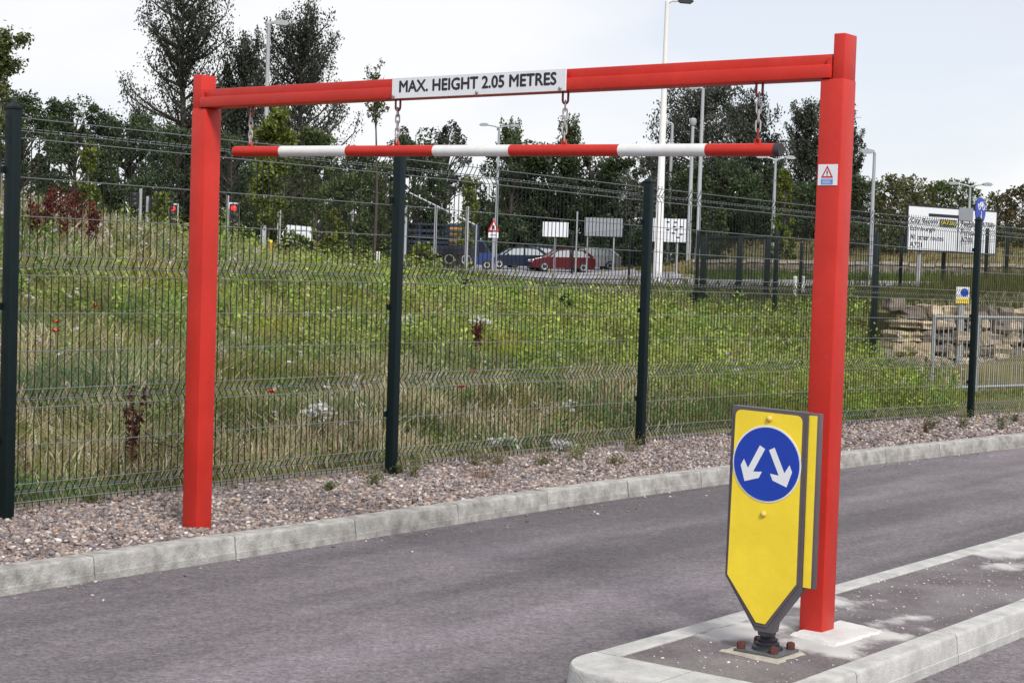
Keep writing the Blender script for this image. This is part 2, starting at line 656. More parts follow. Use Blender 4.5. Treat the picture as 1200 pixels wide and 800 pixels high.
for X_, Y_, z_ in [(-60, 120, 2.2), (-20, 150, 2.2), (20, 150, 2.4), (70, 140, 4.0), (120, 60, 2.5), (120, 160, 3.5), (-120, 80, 2.2),
                   (-120, 200, 2.4), (0, 260, 2.4), (150, 260, 3), (-60, 40, 2.0), (60, 20, 0.0), (-40, 15, 1.2), (300, 0, 0.5), (0, 500, 2.5),
                   (-400, 300, 2.5), (400, 400, 3), (-300, 0, 1.5), (40, 45, 1.4), (80, 90, 3.0)]:
    _ctl.append(np.array([X_, Y_, z_]))
_ctl = np.array(_ctl)
_sc = 30.0


def _tps_fit(P, z, lam=2e-4):
    n = len(P)
    d2 = ((P[:, None, :] - P[None, :, :]) ** 2).sum(-1)
    K = 0.5 * d2 * np.log(d2 + 1e-12)
    K[np.arange(n), np.arange(n)] = lam
    A = np.zeros((n + 3, n + 3))
    A[:n, :n] = K
    A[:n, n] = 1
    A[:n, n + 1:] = P
    A[n:, :n] = A[:n, n:].T
    b = np.zeros(n + 3)
    b[:n] = z
    return np.linalg.solve(A, b)


_P = _ctl[:, :2] / _sc
_wt = _tps_fit(_P, _ctl[:, 2])


def ground_z(x, y):
    x = np.atleast_1d(np.asarray(x, float)); y = np.atleast_1d(np.asarray(y, float))
    shp = x.shape
    Q = np.stack([x.ravel(), y.ravel()], 1) / _sc
    out = np.empty(len(Q))
    for i in range(0, len(Q), 20000):
        q = Q[i:i + 20000]
        d2 = ((q[:, None, :] - _P[None]) ** 2).sum(-1)
        out[i:i + 20000] = (0.5 * d2 * np.log(d2 + 1e-12)) @ _wt[:-3] + _wt[-3] + q @ _wt[-2:]
    r = np.sqrt(x.ravel() ** 2 + y.ravel() ** 2)
    far = np.clip((r - 170) / 120, 0, 1)
    out = np.clip(out, -0.1, 6.0) * (1 - far) + 2.3 * far
    t_ = x.ravel() * DT[0] + y.ravel() * DT[1]
    k = np.clip((t_ - 7.62) / 0.35, 0, 1)
    out = out * k + (-0.12) * (1 - k)
    return out.reshape(shp)


def gz(x, y):
    return float(ground_z(x, y)[0])


_sv = np.concatenate([[-900, -400, -200, -100, -60, -40, -28, -20], np.arange(-14, 40, 0.5), np.arange(40, 80, 1.5), np.arange(80, 180, 4),
                      [180, 210, 250, 300, 400, 600, 1000]])
_tv = np.concatenate([[-900, -400, -150, -60, -20, 0, 5.0, 7.0], [7.62, 7.80, 7.97], np.arange(8.3, 40, 0.5), np.arange(40, 90, 1.5),
                      np.arange(90, 190, 4), [190, 220, 260, 320, 450, 700, 1000]])
SS, TT = np.meshgrid(_sv, _tv, indexing='ij')
GX = SS * DS[0] + TT * DT[0]
GY = SS * DS[1] + TT * DT[1]
GZ = ground_z(GX, GY)
_n0, _n1 = SS.shape
_idx = np.arange(_n0 * _n1).reshape(_n0, _n1)
_faces = np.stack([_idx[:-1, :-1], _idx[1:, :-1], _idx[1:, 1:], _idx[:-1, 1:]], -1).reshape(-1, 4)


def meadow_tint(x, y, n):
    """what grows where in the rough ground: returns (green weed share, straw share) per point"""
    def blob(px, py, Y, r):
        c = at(px, py, Y)
        return np.exp(-(((x - c[0]) ** 2 + (y - c[1]) ** 2) / (r * r)))
    lush = (blob(620, 370, 27, 5) + blob(780, 375, 28, 5.5) + blob(880, 385, 27, 5) + 0.9 * blob(500, 345, 32, 5) + blob(700, 350, 36, 6) + 0.8 * blob(900, 420, 21, 4)
            + 0.35 * blob(110, 350, 17, 2) + 0.45 * blob(300, 350, 20, 2.5) + 0.4 * blob(1060, 440, 22, 2))
    straw = (blob(170, 280, 25, 4) + blob(290, 295, 28, 5) + 0.6 * blob(300, 430, 14, 2.5) + 0.7 * blob(590, 460, 15.5, 2) + 0.7 * blob(780, 465, 18, 2)
             + 0.5 * blob(120, 430, 13, 2) + 0.5 * blob(440, 470, 13, 1.5))
    return np.clip(lush, 0, 1), np.clip(straw, 0, 1)


_gm = mat('meadow_soil', (0.085, 0.085, 0.030), 0.95, 0, 0.35, 0.8, 0.6, 12, color2=(0.15, 0.13, 0.055))
ground = np_mesh('ground', np.stack([GX, GY, GZ], -1).reshape(-1, 3), _faces, None, _gm, smooth=True)
tag(ground, 'rough grassy ground rising behind the mesh fence', 'ground', kind='structure')

# lane
mb = MB()
ng = 24
sl = np.concatenate([np.linspace(-25, 0, 4), np.linspace(2, 24, 23), np.linspace(30, 90, 5)])


def kerb_t(s):                       # kerb face line: straight, then bending into the lane
    if s < 8.2:
        return 6.44
    if s < 20:
        return 6.44 - 0.0085 * (s - 8.2) ** 2
    return 6.44 - 0.0085 * 11.8 ** 2 - 0.2 * (s - 20)


pts = [W(-25, -40, 0), W(90, -40, 0)] + [W(s_, kerb_t(s_) + 0.05, 0) for s_ in reversed(sl)]
mb.add(pts, [tuple(range(len(pts)))])
lane = mb.build('road', 'lane_asphalt')
tag(lane, 'grey worn asphalt lane passing under the red height barrier', 'road', kind='structure')

# ------------------------------------------------------------------ kerb of the lane, one object per stone
kerb = thing('kerb', W(8, 6.5, 0), 'pale concrete kerb between the asphalt lane and the gravel strip', 'kerb', kind='structure')


def kerb_stone(parent, path_t, s0, s1, width, zt, side, material, jitter=0.0, groove=True):
    """half-batter kerb stone between s0 and s1; face on the low-t side (side=-1) or high-t side (side=+1)"""
    prof = [(0.0, -0.05), (0.001, zt * 0.30), (0.0045, zt * 0.32), (0.012, zt - 0.014), (0.015, zt - 0.006), (0.021, zt - 0.001), (0.028, zt), (width - 0.004, zt), (width, zt - 0.004), (width, -0.05)]
    n = 4
    mbk = MB()
    ring = []
    for i in range(n + 1):
        s_ = s0 + (s1 - s0) * i / n
        t_ = path_t(s_)
        ring.append([W(s_, t_ - side * (a + jitter), z + jitter * 0.6) for a, z in prof])
    k = len(prof)
    vs_ = [p for r_ in ring for p in r_]
    fs = []
    for i in range(n):
        for j in range(k):
            j2 = (j + 1) % k
            fs.append((i * k + j, i * k + j2, (i + 1) * k + j2, (i + 1) * k + j))
    fs.append(tuple(range(k)))
    fs.append(tuple(n * k + j for j in range(k)))
    mbk.add(vs_, fs)
    return mbk.build('kerb_stone', material, parent, smooth=True)


joints = [5.22 + 0.915 * i for i in range(-9, 19)]
for a, b in zip(joints[:-1], joints[1:]):
    kerb_stone(kerb, kerb_t, a + 0.004, b - 0.004, 0.125, 0.12, -1, 'kerb_concrete', random.uniform(-0.004, 0.004))
# dark mortar bed below the joints
mb = MB()
for a, b in zip(np.linspace(-3, 21.5, 30)[:-1], np.linspace(-3, 21.5, 30)[1:]):
    v8 = [W(s_, kerb_t(s_) + dt, z) for s_ in (a, b) for dt in (0.040, 0.115) for z in (-0.04, 0.085)]
    mb.add(v8, [(0, 1, 3, 2), (4, 6, 7, 5), (0, 4, 5, 1), (2, 3, 7, 6), (1, 5, 7, 3)])
mb.build('mortar_bed', 'edging', kerb)

# ------------------------------------------------------------------ gravel strip
mb = MB()
sg = np.linspace(-4, 24, 57)
vv, ff = [], []


def gravel_z(s, t):
    return 0.098 - 0.010 * max(0.0, s - 12.5) + 0.012 * math.sin(s * 2.1) * math.sin(t * 3.3)


def strip_t1(s):
    return 8.02 if s < 13.5 else 8.02 - 0.016 * (s - 13.5) ** 2


nt_ = 7
for s_ in sg:
    t0, t1 = kerb_t(s_) + 0.118, strip_t1(s_)
    for j in range(nt_):
        t_ = t0 + (t1 - t0) * j / (nt_ - 1)
        vv.append(W(s_, t_, gravel_z(s_, t_) - (0.0 if j < nt_ - 1 else 0.02)))
for i in range(len(sg) - 1):
    for j in range(nt_ - 1):
        ff.append((i * nt_ + j, (i + 1) * nt_ + j, (i + 1) * nt_ + j + 1, i * nt_ + j + 1))
mb.add(vv, ff)
mat('gravel_bed', (0.075, 0.062, 0.058), 0.95, 0, 0.5, 55, 0.8, 60, color2=(0.24, 0.20, 0.18))
tag(mb.build('gravel_bed', 'gravel_bed', smooth=True), 'bed of the gravel strip between kerb and fence', 'gravel', kind='structure')

_t = (1 + 5 ** 0.5) / 2
ICO_V = np.array([(-1, _t, 0), (1, _t, 0), (-1, -_t, 0), (1, -_t, 0), (0, -1, _t), (0, 1, _t), (0, -1, -_t), (0, 1, -_t), (_t, 0, -1), (_t, 0, 1), (-_t, 0, -1), (-_t, 0, 1)])
ICO_V /= np.linalg.norm(ICO_V[0])
ICO_F = np.array([(0, 11, 5), (0, 5, 1), (0, 1, 7), (0, 7, 10), (0, 10, 11), (1, 5, 9), (5, 11, 4), (11, 10, 2), (10, 7, 6), (7, 1, 8), (3, 9, 4), (3, 4, 2), (3, 2, 6), (3, 6, 8), (3, 8, 9), (4, 9, 5), (2, 4, 11), (6, 2, 10), (8, 6, 7), (9, 8, 1)])


OCT_V = np.array([(1.1, 0, 0), (-1.1, 0, 0), (0, 1.1, 0), (0, -1.1, 0), (0.15, 0.1, 1.05), (0, 0, -1.05)], float)
OCT_F = np.array([(0, 2, 4), (2, 1, 4), (1, 3, 4), (3, 0, 4), (2, 0, 5), (1, 2, 5), (3, 1, 5), (0, 3, 5)])


def pebbles(name, s, t, z, size, palette, weights, material, flat=0.6, parent=None, coarse=False):
    n = len(s)
    BV, BF_ = (OCT_V, OCT_F) if coarse else (ICO_V, ICO_F)
    nv = len(BV)
    sc = size[:, None] * np.stack([rng.uniform(0.75, 1.3, n), rng.uniform(0.75, 1.2, n), rng.uniform(flat * 0.7, flat * 1.25, n)], 1)
    v = BV[None] * sc[:, None, :] * rng.uniform(0.86, 1.14, (n, nv, 1))
    an = rng.uniform(0, 2 * math.pi, n)
    ca, sa = np.cos(an)[:, None], np.sin(an)[:, None]
    tilt = rng.normal(0, 0.35, n)[:, None]
    x, y, zz = v[..., 0], v[..., 1], v[..., 2]
    y, zz = y * np.cos(tilt) - zz * np.sin(tilt), y * np.sin(tilt) + zz * np.cos(tilt)
    x, y = x * ca - y * sa, x * sa + y * ca
    P = s[:, None] * DS[None] + t[:, None] * DT[None]
    V = np.stack([x + P[:, None, 0], y + P[:, None, 1], zz + z[:, None]], -1).reshape(-1, 3)
    F = (BF_[None] + (np.arange(n) * nv)[:, None, None]).reshape(-1, 3)
    pal = np.array(palette)
    ci = rng.choice(len(pal), n, p=np.array(weights) / sum(weights))
    c = pal[ci] * np.array([0.84, 0.825, 0.815]) * rng.uniform(0.6, 1.35, (n, 1))
    return np_mesh(name, V, F, np.repeat(np.clip(c, 0, 0.8), nv, 0), material, parent, smooth=False)


def strip_points(s0, s1, dens):
    area = (s1 - s0) * 1.65
    n = int(area * dens)
    s = rng.uniform(s0, s1, n)
    kt = np.array([kerb_t(x) for x in s]) + 0.13
    t1 = np.array([strip_t1(x) for x in s]) + 0.02
    t = kt + (t1 - kt) * rng.uniform(0, 1, n) ** 0.97
    return s, t


PS, PT, PZ, PR = [], [], [], []
for s0, s1, dens, r0, r1 in [(3.6, 9.5, 2700, 0.007, 0.0168), (9.5, 13.5, 2300, 0.009, 0.018), (13.5, 23, 1000, 0.013, 0.025)]:
    s, t = strip_points(s0, s1, dens)
    PS.append(s); PT.append(t)
    PR.append(rng.uniform(r0, r1, len(s)) * rng.choice([0.8, 1.0, 1.35], len(s), p=[0.4, 0.5, 0.1]))
PS, PT, PR = map(np.concatenate, (PS, PT, PR))
PZ = np.array([gravel_z(a, b) for a, b in zip(PS, PT)]) + PR * rng.uniform(0.1, 0.75, len(PS))
PAL = [(0.23, 0.19, 0.19), (0.33, 0.28, 0.27), (0.27, 0.205, 0.18), (0.41, 0.35, 0.31), (0.13, 0.11, 0.115), (0.56, 0.52, 0.50), (0.33, 0.23, 0.18), (0.21, 0.20, 0.22)]
_near = PS < 9.5
for _m, _c, _lab in ((_near, False, 'mixed brown and grey pebbles around the left red post'), (~_near, True, 'mixed brown and grey pebbles farther along the fence')):
    o = pebbles('gravel', PS[_m], PT[_m], PZ[_m], PR[_m], PAL, [5, 5, 4, 4, 3.5, 2.2, 2, 4], M_PEBBLE, coarse=_c)
    tag(o, _lab, 'gravel', kind='stuff')
# grit that has rolled off the strip on to the lane
n = 150
s = rng.uniform(4.6, 16, n)
t = np.array([kerb_t(x) for x in s]) - np.abs(rng.exponential(0.12, n)) - 0.015
pr = rng.uniform(0.004, 0.012, n)
o = pebbles('loose_grit', s, t, pr * 0.3 + 0.001, pr, PAL, [5, 5, 4, 4, 3, 3, 2, 4], M_PEBBLE)
tag(o, 'loose grit along the foot of the kerb on the asphalt', 'grit', kind='stuff')

# edging between gravel and meadow
edge = thing('edging', W(10, 8.06, 0.05), 'low concrete edging under the mesh fence', 'edging', kind='structure')
es = list(np.linspace(0.2, 21.8, 13))
for a, b in zip(es[:-1], es[1:]):
    v8 = [W(s_, strip_t1(s_) + dt, z + (0.105 - 0.010 * max(0, s_ - 12.5))) for s_ in (a + 0.006, b - 0.006) for dt in (0.02, 0.075) for z in (-0.18, 0.012)]
    MB().add(v8, [(0, 1, 3, 2), (4, 6, 7, 5), (0, 4, 5, 1), (2, 3, 7, 6), (1, 5, 7, 3), (0, 2, 6, 4)]).build('edging_board', 'edging', edge)

# ------------------------------------------------------------------ traffic island
island = thing('traffic_island', W(6, 3.14, 0), 'raised traffic island with pale kerbs under bollard and post', 'traffic island', kind='structure')
IT0, IT1, IS0, IS1, IZ = 2.695, 3.60, 4.95, 16.0, 0.12
js = [5.70 + 0.915 * i for i in range(0, 12)]
for a, b in zip([5.275] + js[:-1], js):
    kerb_stone(island, lambda s_: IT1, a + 0.003, b - 0.003, 0.118, IZ, 1, 'island_kerb', random.uniform(-0.002, 0.002))
js2 = [5.69] + [5.69 + 0.915 * i for i in range(1, 12)]
for a, b in zip([4.95 + 0.33] + js2[:-1], js2):
    kerb_stone(island, lambda s_: IT0, a + 0.003, b - 0.003, 0.108, IZ, -1, 'island_kerb', random.uniform(-0.002, 0.002))


def end_block(t_lo, t_hi, round_corner):
    """end stone of the island; the far corner is rounded"""
    out = []
    if round_corner:
        rr = 0.24
        out = [(5.272, t_lo), (IS0, t_lo), (IS0, t_hi - rr)]
        for i in range(1, 9):
            an = math.pi / 2 * i / 8
            out.append((IS0 + rr - rr * math.cos(an), t_hi - rr + rr * math.sin(an)))
        out += [(5.272, t_hi)]
    else:
        out = [(5.272, t_lo), (IS0, t_lo), (IS0, t_hi), (5.272, t_hi)]
    cs, ct = np.mean([p[0] for p in out]), np.mean([p[1] for p in out])
    n = len(out)
    lev = [(1.0, -0.05), (1.0, IZ * 0.30), (0.98, IZ * 0.36), (0.955, IZ - 0.016), (0.945, IZ - 0.006), (0.925, IZ)]
    vs_ = []
    for k, z in lev:
        for a, b in out:
            # only the outer faces are battered
            aa = a if abs(a - 5.272) < 1e-6 else (5.272 + (a - 5.272) * (1 - (1 - k) * 0.55))
            bb = b if (b < t_hi - 0.3 or not round_corner) else t_lo + (b - t_lo) * (1 - (1 - k) * 0.5)
            vs_.append(W(aa, bb, z))
    fs = []
    for i in range(len(lev) - 1):
        for j in range(n):
            j2 = (j + 1) % n
            fs.append((i * n + j, i * n + j2, (i + 1) * n + j2, (i + 1) * n + j))
    fs.append(tuple((len(lev) - 1) * n + j for j in range(n)))
    return MB().add(vs_, fs).build('kerb_stone', 'island_kerb', island, smooth=True)


end_block(3.152, IT1, True)
end_block(IT0, 3.146, False)
MB().sbox(5.3, IS1 - 0.05, IT0 + 0.03, IT1 - 0.03, 0.0, 0.09).build('mortar_bed', 'edging', island)


def patch(name, outline, z, material, rag=0.02, parent=island, seed=3, thick=0.006):
    """spread of cement with a ragged, feathered edge"""
    rr = random.Random(seed)
    pts = []
    n = len(outline)
    for i in range(n):
        a, b = outline[i], outline[(i + 1) % n]
        L = math.hypot(a[0] - b[0], a[1] - b[1])
        k = max(2, int(L / 0.03))
        for j in range(k):
            f = j / k
            pts.append((a[0] + (b[0] - a[0]) * f + rr.gauss(0, rag), a[1] + (b[1] - a[1]) * f + rr.gauss(0, rag)))
    c = np.mean(np.array(pts), 0)
    vs_ = [W(p[0], p[1], z) for p in pts] + [W(c[0] + (p[0] - c[0]) * 0.93, c[1] + (p[1] - c[1]) * 0.93, z + thick) for p in pts]
    m_ = len(pts)
    fs = [(i, (i + 1) % m_, (i + 1) % m_ + m_, i + m_) for i in range(m_)] + [tuple(range(m_, 2 * m_))]
    return MB().add(vs_, fs).build(name, material, parent)


def to_st(px, py, z=0.12):
    p = onz(px, py, z)
    return float(p @ DS), float(p @ DT)



def vnoise(x, y, f, seed):
    """cheap smooth noise in 0..1"""
    r_ = np.random.default_rng(seed)
    out = np.zeros_like(x)
    for _ in range(6):
        a = r_.uniform(0, 2 * math.pi); ph = r_.uniform(0, 6.28); ff = f * r_.uniform(0.6, 1.7)
        out += np.sin((x * math.cos(a) + y * math.sin(a)) * ff + ph + 1.3 * np.sin((x * math.sin(a) - y * math.cos(a)) * ff * 0.7))
    return np.clip(out / 5 * 0.9 + 0.5, 0, 1)


# island surface: asphalt with cement spilt on it (the spill keeps its own shape)
_is = np.concatenate([np.arange(5.25, 10.2, 0.011), np.arange(10.2, IS1, 0.05)])
_it = np.arange(IT0 + 0.09, IT1 - 0.095, 0.011)
IS_, IT_ = np.meshgrid(_is, _it, indexing='ij')
spill = np.zeros_like(IS_)
for px, py, r_, k_ in [(838, 742, 0.10, 1.0), (870, 738, 0.12, 1.0), (905, 726, 0.14, 1.2), (930, 704, 0.13, 1.0), (965, 752, 0.14, 1.3), (1005, 742, 0.13, 1.2), (985, 765, 0.08, 0.8), (960, 700, 0.12, 0.6),
                       (1000, 706, 0.12, 0.5), (1040, 726, 0.08, 0.8), (1070, 722, 0.07, 0.8), (1085, 735, 0.05, 0.8), (1035, 702, 0.05, 0.6), (1055, 744, 0.08, 0.6),
                       (1165, 648, 0.16, 1.1), (1200, 640, 0.2, 1.2), (1240, 630, 0.25, 1.2), (1180, 662, 0.12, 0.8), (1150, 640, 0.10, 0.8)]:
    a, b = to_st(px, py)
    spill += k_ * np.exp(-((IS_ - a) ** 2 + ((IT_ - b) * 1.25) ** 2) / (1.3 * r_) ** 2)
nz = 0.36 * vnoise(IS_, IT_, 9, 3) + 0.26 * vnoise(IS_, IT_, 27, 4) + 0.2 * vnoise(IS_, IT_, 70, 5) + 0.18 * rng.uniform(0, 1, IS_.shape)
mask = np.clip((spill * 0.95 + (nz - 0.5) * 1.1 - 0.36) * 1.8, 0, 1)
dust = np.clip((vnoise(IS_, IT_, 6, 8) - 0.45) * 1.2, 0, 1) * 0.24
grain = rng.uniform(0.75, 1.25, IS_.shape)
asp = np.array([0.118, 0.102, 0.108])[None, None] * (0.85 + 0.3 * vnoise(IS_, IT_, 14, 6))[..., None] * grain[..., None]
cem = np.array([0.46, 0.455, 0.45])[None, None] * (0.82 + 0.25 * vnoise(IS_, IT_, 20, 7))[..., None] * (0.93 + 0.07 * grain)[..., None]
mk = np.clip(mask + dust, 0, 1)[..., None]
icol = asp * (1 - mk) + cem * mk
iz = IZ - 0.008 + 0.004 * mask + 0.0012 * (grain - 1)
_n0, _n1 = IS_.shape
_ix = np.arange(_n0 * _n1).reshape(_n0, _n1)
_f = np.stack([_ix[:-1, :-1], _ix[1:, :-1], _ix[1:, 1:], _ix[:-1, 1:]], -1).reshape(-1, 4)
np_mesh('infill', (IS_[..., None] * DS + IT_[..., None] * DT + iz[..., None] * UP).reshape(-1, 3), _f, icol.reshape(-1, 3), M_PEBBLE, island, smooth=True)

patch('concrete_pad', [to_st(*p) for p in [(925, 742), (978, 757), (1036, 739), (985, 727)]], IZ - 0.006, 'fresh_concrete', 0.003, seed=5, thick=0.012)
mat('mortar_yellow', (0.36, 0.33, 0.28), 0.9, 0, 0.2, 20)
patch('mortar_pad', [to_st(*p) for p in [(846, 761), (912, 776), (946, 764), (884, 750)]], IZ - 0.0075, 'mortar_yellow', 0.006, seed=8, thick=0.008)

# pale flecks on the island and lane
n = 900
s = rng.uniform(5.3, 11, n); t = rng.uniform(2.82, 3.48, n)
keep = ~((s > 5.8) & (s < 6.55) & (t > 2.85))
s, t = s[keep], t[keep]
pr = rng.uniform(0.0015, 0.0065, len(s)) * rng.choice([0.6, 1.0, 1.2], len(s))
o = pebbles('white_grit', s, t, np.full(len(s), IZ - 0.007), pr, [(0.6, 0.6, 0.6), (0.5, 0.47, 0.45), (0.38, 0.34, 0.32)], [3, 2, 1], M_PEBBLE, 0.5)
tag(o, 'small white chippings scattered on the island surface', 'grit', kind='stuff')

# ------------------------------------------------------------------ red height barrier
gantry = thing('height_barrier', W(6.25, 5.0, 0.1), 'red steel height restriction gantry over the asphalt lane', 'height barrier')
for t0, t1, u0, u1, zb in ((3.110, 3.214, 3.110, 3.165, 0.118), (6.820, 6.932, 6.862, 6.932, 0.06)):
    mb = MB()
    mb.sbox(6.20, 6.312, t0, t1, zb, 2.352, 0.006)
    mb.sbox(6.204, 6.308, u0 + 0.002, u1 - 0.002, 2.345, 2.532, 0.004)
    mb.build('post', 'red_paint', gantry, smooth=True)
mb = MB()
mb.sbox(6.192, 6.300, 3.167, 6.866, 2.354, 2.410, 0.006)
mb.sbox(6.210, 6.300, 3.167, 6.860, 2.400, 2.452, 0.005)
mb.build('cross_beam', 'red_paint', gantry, smooth=True)
# end plates welded beside the beam
mb = MB()
mb.sbox(6.197, 6.206, 6.84, 6.862, 2.357, 2.44, 0.002)
mb.sbox(6.197, 6.206, 3.166, 3.186, 2.362, 2.44, 0.002)
mb.build('weld_plate', 'red_paint', gantry)
plate = MB().sbox(6.183, 6.190, 4.463, 5.494, 2.352, 2.450, 0.001).build('sign_plate', 'sign_white', gantry)
words_on(plate, 'MAX. HEIGHT 2.05 METRES', W(6.1822, 5.445, 2.381), -DT, UP, 0.930, 0.054, 'ink', 0.045)
for tt, zz in ((5.482, 2.362), (4.968, 2.362), (4.492, 2.362)):
    MB().lathe([(0.0085, 0), (0.0085, 0.004), (0.005, 0.008)], W(6.183, tt, zz), -DS, 10).build('bolt', 'bolt_steel', plate)
lab = MB().sbox(6.1975, 6.1995, 3.120, 3.206, 1.926, 2.010).build('warning_label', 'sign_white', gantry)
mb = MB()
tri = [(-0.027, 0), (0.027, 0), (0, 0.050)]
inn = [(-0.017, 0.0065), (0.017, 0.0065), (0, 0.038)]
o_ = W(6.197, 3.1655, 1.956)
for i in range(3):
    j = (i + 1) % 3
    q = [tri[i], tri[j], inn[j], inn[i]]
    mb.add([o_ - DT * a + UP * b for a, b in q], [(0, 1, 2, 3)])
mb.build('warning_triangle', 'sign_red', lab)
mb = MB()
for q in ([(-0.002, 0.014), (0.002, 0.014), (0.003, 0.028), (-0.003, 0.028)], [(-0.002, 0.008), (0.002, 0.008), (0.002, 0.012), (-0.002, 0.012)]):
    mb.add([o_ - DT * a + UP * b for a, b in q], [(0, 1, 2, 3)])
mb.build('exclamation_mark', 'ink', lab)
mat('label_blue', (0.08, 0.22, 0.60), 0.5)
MB().add([W(6.197, 3.1655, 1.929) - DT * a + UP * b for a, b in [(-0.026, 0), (0.026, 0), (0.026, 0.023), (-0.026, 0.023)]], [(0, 1, 2, 3)]).build('blue_panel', 'label_blue', lab)
mb = MB()
for k in range(3):
    mb.add([W(6.1965, 3.1655, 1.9335 + 0.006 * k) - DT * a + UP * b for a, b in [(-0.02, 0), (0.02 - 0.006 * (k % 2), 0), (0.02 - 0.006 * (k % 2), 0.002), (-0.02, 0.002)]], [(0, 1, 2, 3)])
mb.build('small_print', 'sign_white', lab)

# hanging bar
BS = 6.25


def bar_z(t):
    return 2.076 + (2.123 - 2.076) * (t - 3.408) / (6.640 - 3.408)


bar = thing('hanging_bar', W(BS, 5.0, 2.07), 'red and white striped round bar hanging on chains', 'bar')
marks = [6.640, 6.299, 5.833, 5.266, 4.808, 4.202, 3.758, 3.425]
for i, (a, b) in enumerate(zip(marks[:-1], marks[1:])):
    m_ = 'red_paint' if i % 2 == 0 else 'white_paint'
    mb = MB().tube([W(BS, a, bar_z(a)), W(BS, b, bar_z(b))], 0.027 if i % 2 == 0 else 0.0272, 20)
    mb.build('red_band' if i % 2 == 0 else 'white_band', m_, bar, smooth=True)
MB().tube([W(BS, 3.432, bar_z(3.43)), W(BS, 3.405, bar_z(3.408))], 0.0285, 20).build('end_cap', 'end_cap', bar, smooth=True)
chain_spots = [(6.530, 'left end of the bar'), (5.511, 'left end of the sign plate'), (4.509, 'right end of the sign plate'), (3.518, 'right end of the bar')]
for t_, _ in chain_spots:
    z_ = bar_z(t_) + 0.022
    mb = MB()
    mb.tube([W(BS, t_ - 0.011, z_), W(BS, t_ - 0.010, z_ + 0.020), W(BS, t_, z_ + 0.030), W(BS, t_ + 0.010, z_ + 0.020), W(BS, t_ + 0.011, z_)], 0.005, 8)
    mb.build('lifting_eye', 'red_paint', bar, smooth=True)
mat('chain_steel', (0.44, 0.42, 0.43), 0.42, 0.45, 0.15, 40)
mat('chain_red', (0.24, 0.035, 0.035), 0.45, 0.1, 0.3, 60)


def link(c, axis, half_len, half_w, r, name, material, parent):
    c = np.array(c)
    pts = []
    for i in range(7):
        an = math.pi * i / 6
        pts.append(c + axis * half_w * math.cos(an) + UP * (half_len - half_w + half_w * math.sin(an)))
    for i in range(7):
        an = math.pi + math.pi * i / 6
        pts.append(c + axis * half_w * math.cos(an) - UP * (half_len - half_w) + UP * half_w * math.sin(an))
    return MB().tube(pts, r, 7, closed=True).build(name, material, parent, smooth=True)


for t_, words in chain_spots:
    ztop, zbot = 2.360, bar_z(t_) + 0.045
    ch = thing('chain', W(BS, t_, zbot), 'short steel chain holding the hanging bar at the ' + words, 'chain', 'chains of the hanging bar')
    link(W(BS, t_, ztop - 0.024), DT, 0.034, 0.015, 0.0055, 'shackle', 'chain_red', ch)
    z0, z1 = ztop - 0.050, zbot - 0.004
    nl = 5
    step = (z0 - z1) / nl
    for i in range(nl):
        ax = DS if i % 2 == 0 else DT
        twist = math.radians(20 if t_ > 5 else 40)
        ax = ax * math.cos(twist) + np.cross(UP, ax) * math.sin(twist)
        zc = z0 - step * (i + 0.5)
        link(W(BS, t_, zc), ax, step * 0.5 + 0.006, 0.0095, 0.0036, 'link', 'chain_red' if i == nl - 1 and t_ < 4 else 'chain_steel', ch)

# ------------------------------------------------------------------ keep-either-side bollard on the island
BT = 3.112                                  # centre across
bol = thing('traffic_bollard', W(5.76, BT, IZ), 'yellow traffic bollard with blue arrow disc on the island', 'bollard')
BF, BB = 5.700, 5.725                       # face and back of the front panel


def bo(out, s):                             # outline (right, up) -> points on the plane s
    return [W(s, BT - a, b) for a, b in out]


frame_out = [(-0.162, 1.056), (0.162, 1.050), (0.160, 0.385), (0.055, 0.243), (0.048, 0.205), (-0.028, 0.205), (-0.166, 0.400)]
MB().prism([(a, b) for a, b in frame_out], W(BF, BT, 0), -DT, UP, DS, 0.045).build('housing', 'grey_plastic', bol, smooth=True)


def rounded(out, radii, n=5):
    res = []
    m_ = len(out)
    for i in range(m_):
        p, a, b = np.array(out[i]), np.array(out[i - 1]), np.array(out[(i + 1) % m_])
        r_ = radii[i]
        if r_ <= 0:
            res.append(tuple(p)); continue
        da, db = unit(a - p), unit(b - p)
        p0, p1 = p + da * r_, p + db * r_
        for k in range(n + 1):
            f = k / n
            res.append(tuple((1 - f) ** 2 * p0 + 2 * f * (1 - f) * p + f * f * p1))
    return res


face_out = rounded([(-0.142, 1.043), (0.142, 1.037), (0.142, 0.405), (0.018, 0.237), (-0.021, 0.239), (-0.153, 0.406)], [0.028, 0.028, 0, 0, 0, 0])
rim_out = rounded([(-0.150, 1.049), (0.150, 1.043), (0.150, 0.400), (0.023, 0.224), (-0.026, 0.226), (-0.160, 0.402)], [0.030, 0.030, 0, 0, 0, 0])
MB().prism(rim_out, W(BF - 0.004, BT, 0), -DT, UP, DS, 0.004).build('rim', 'grey_plastic', bol)
face = MB().prism(face_out, W(BF - 0.0075, BT, 0), -DT, UP, DS, 0.003).build('yellow_face', 'yellow_sheet', bol)
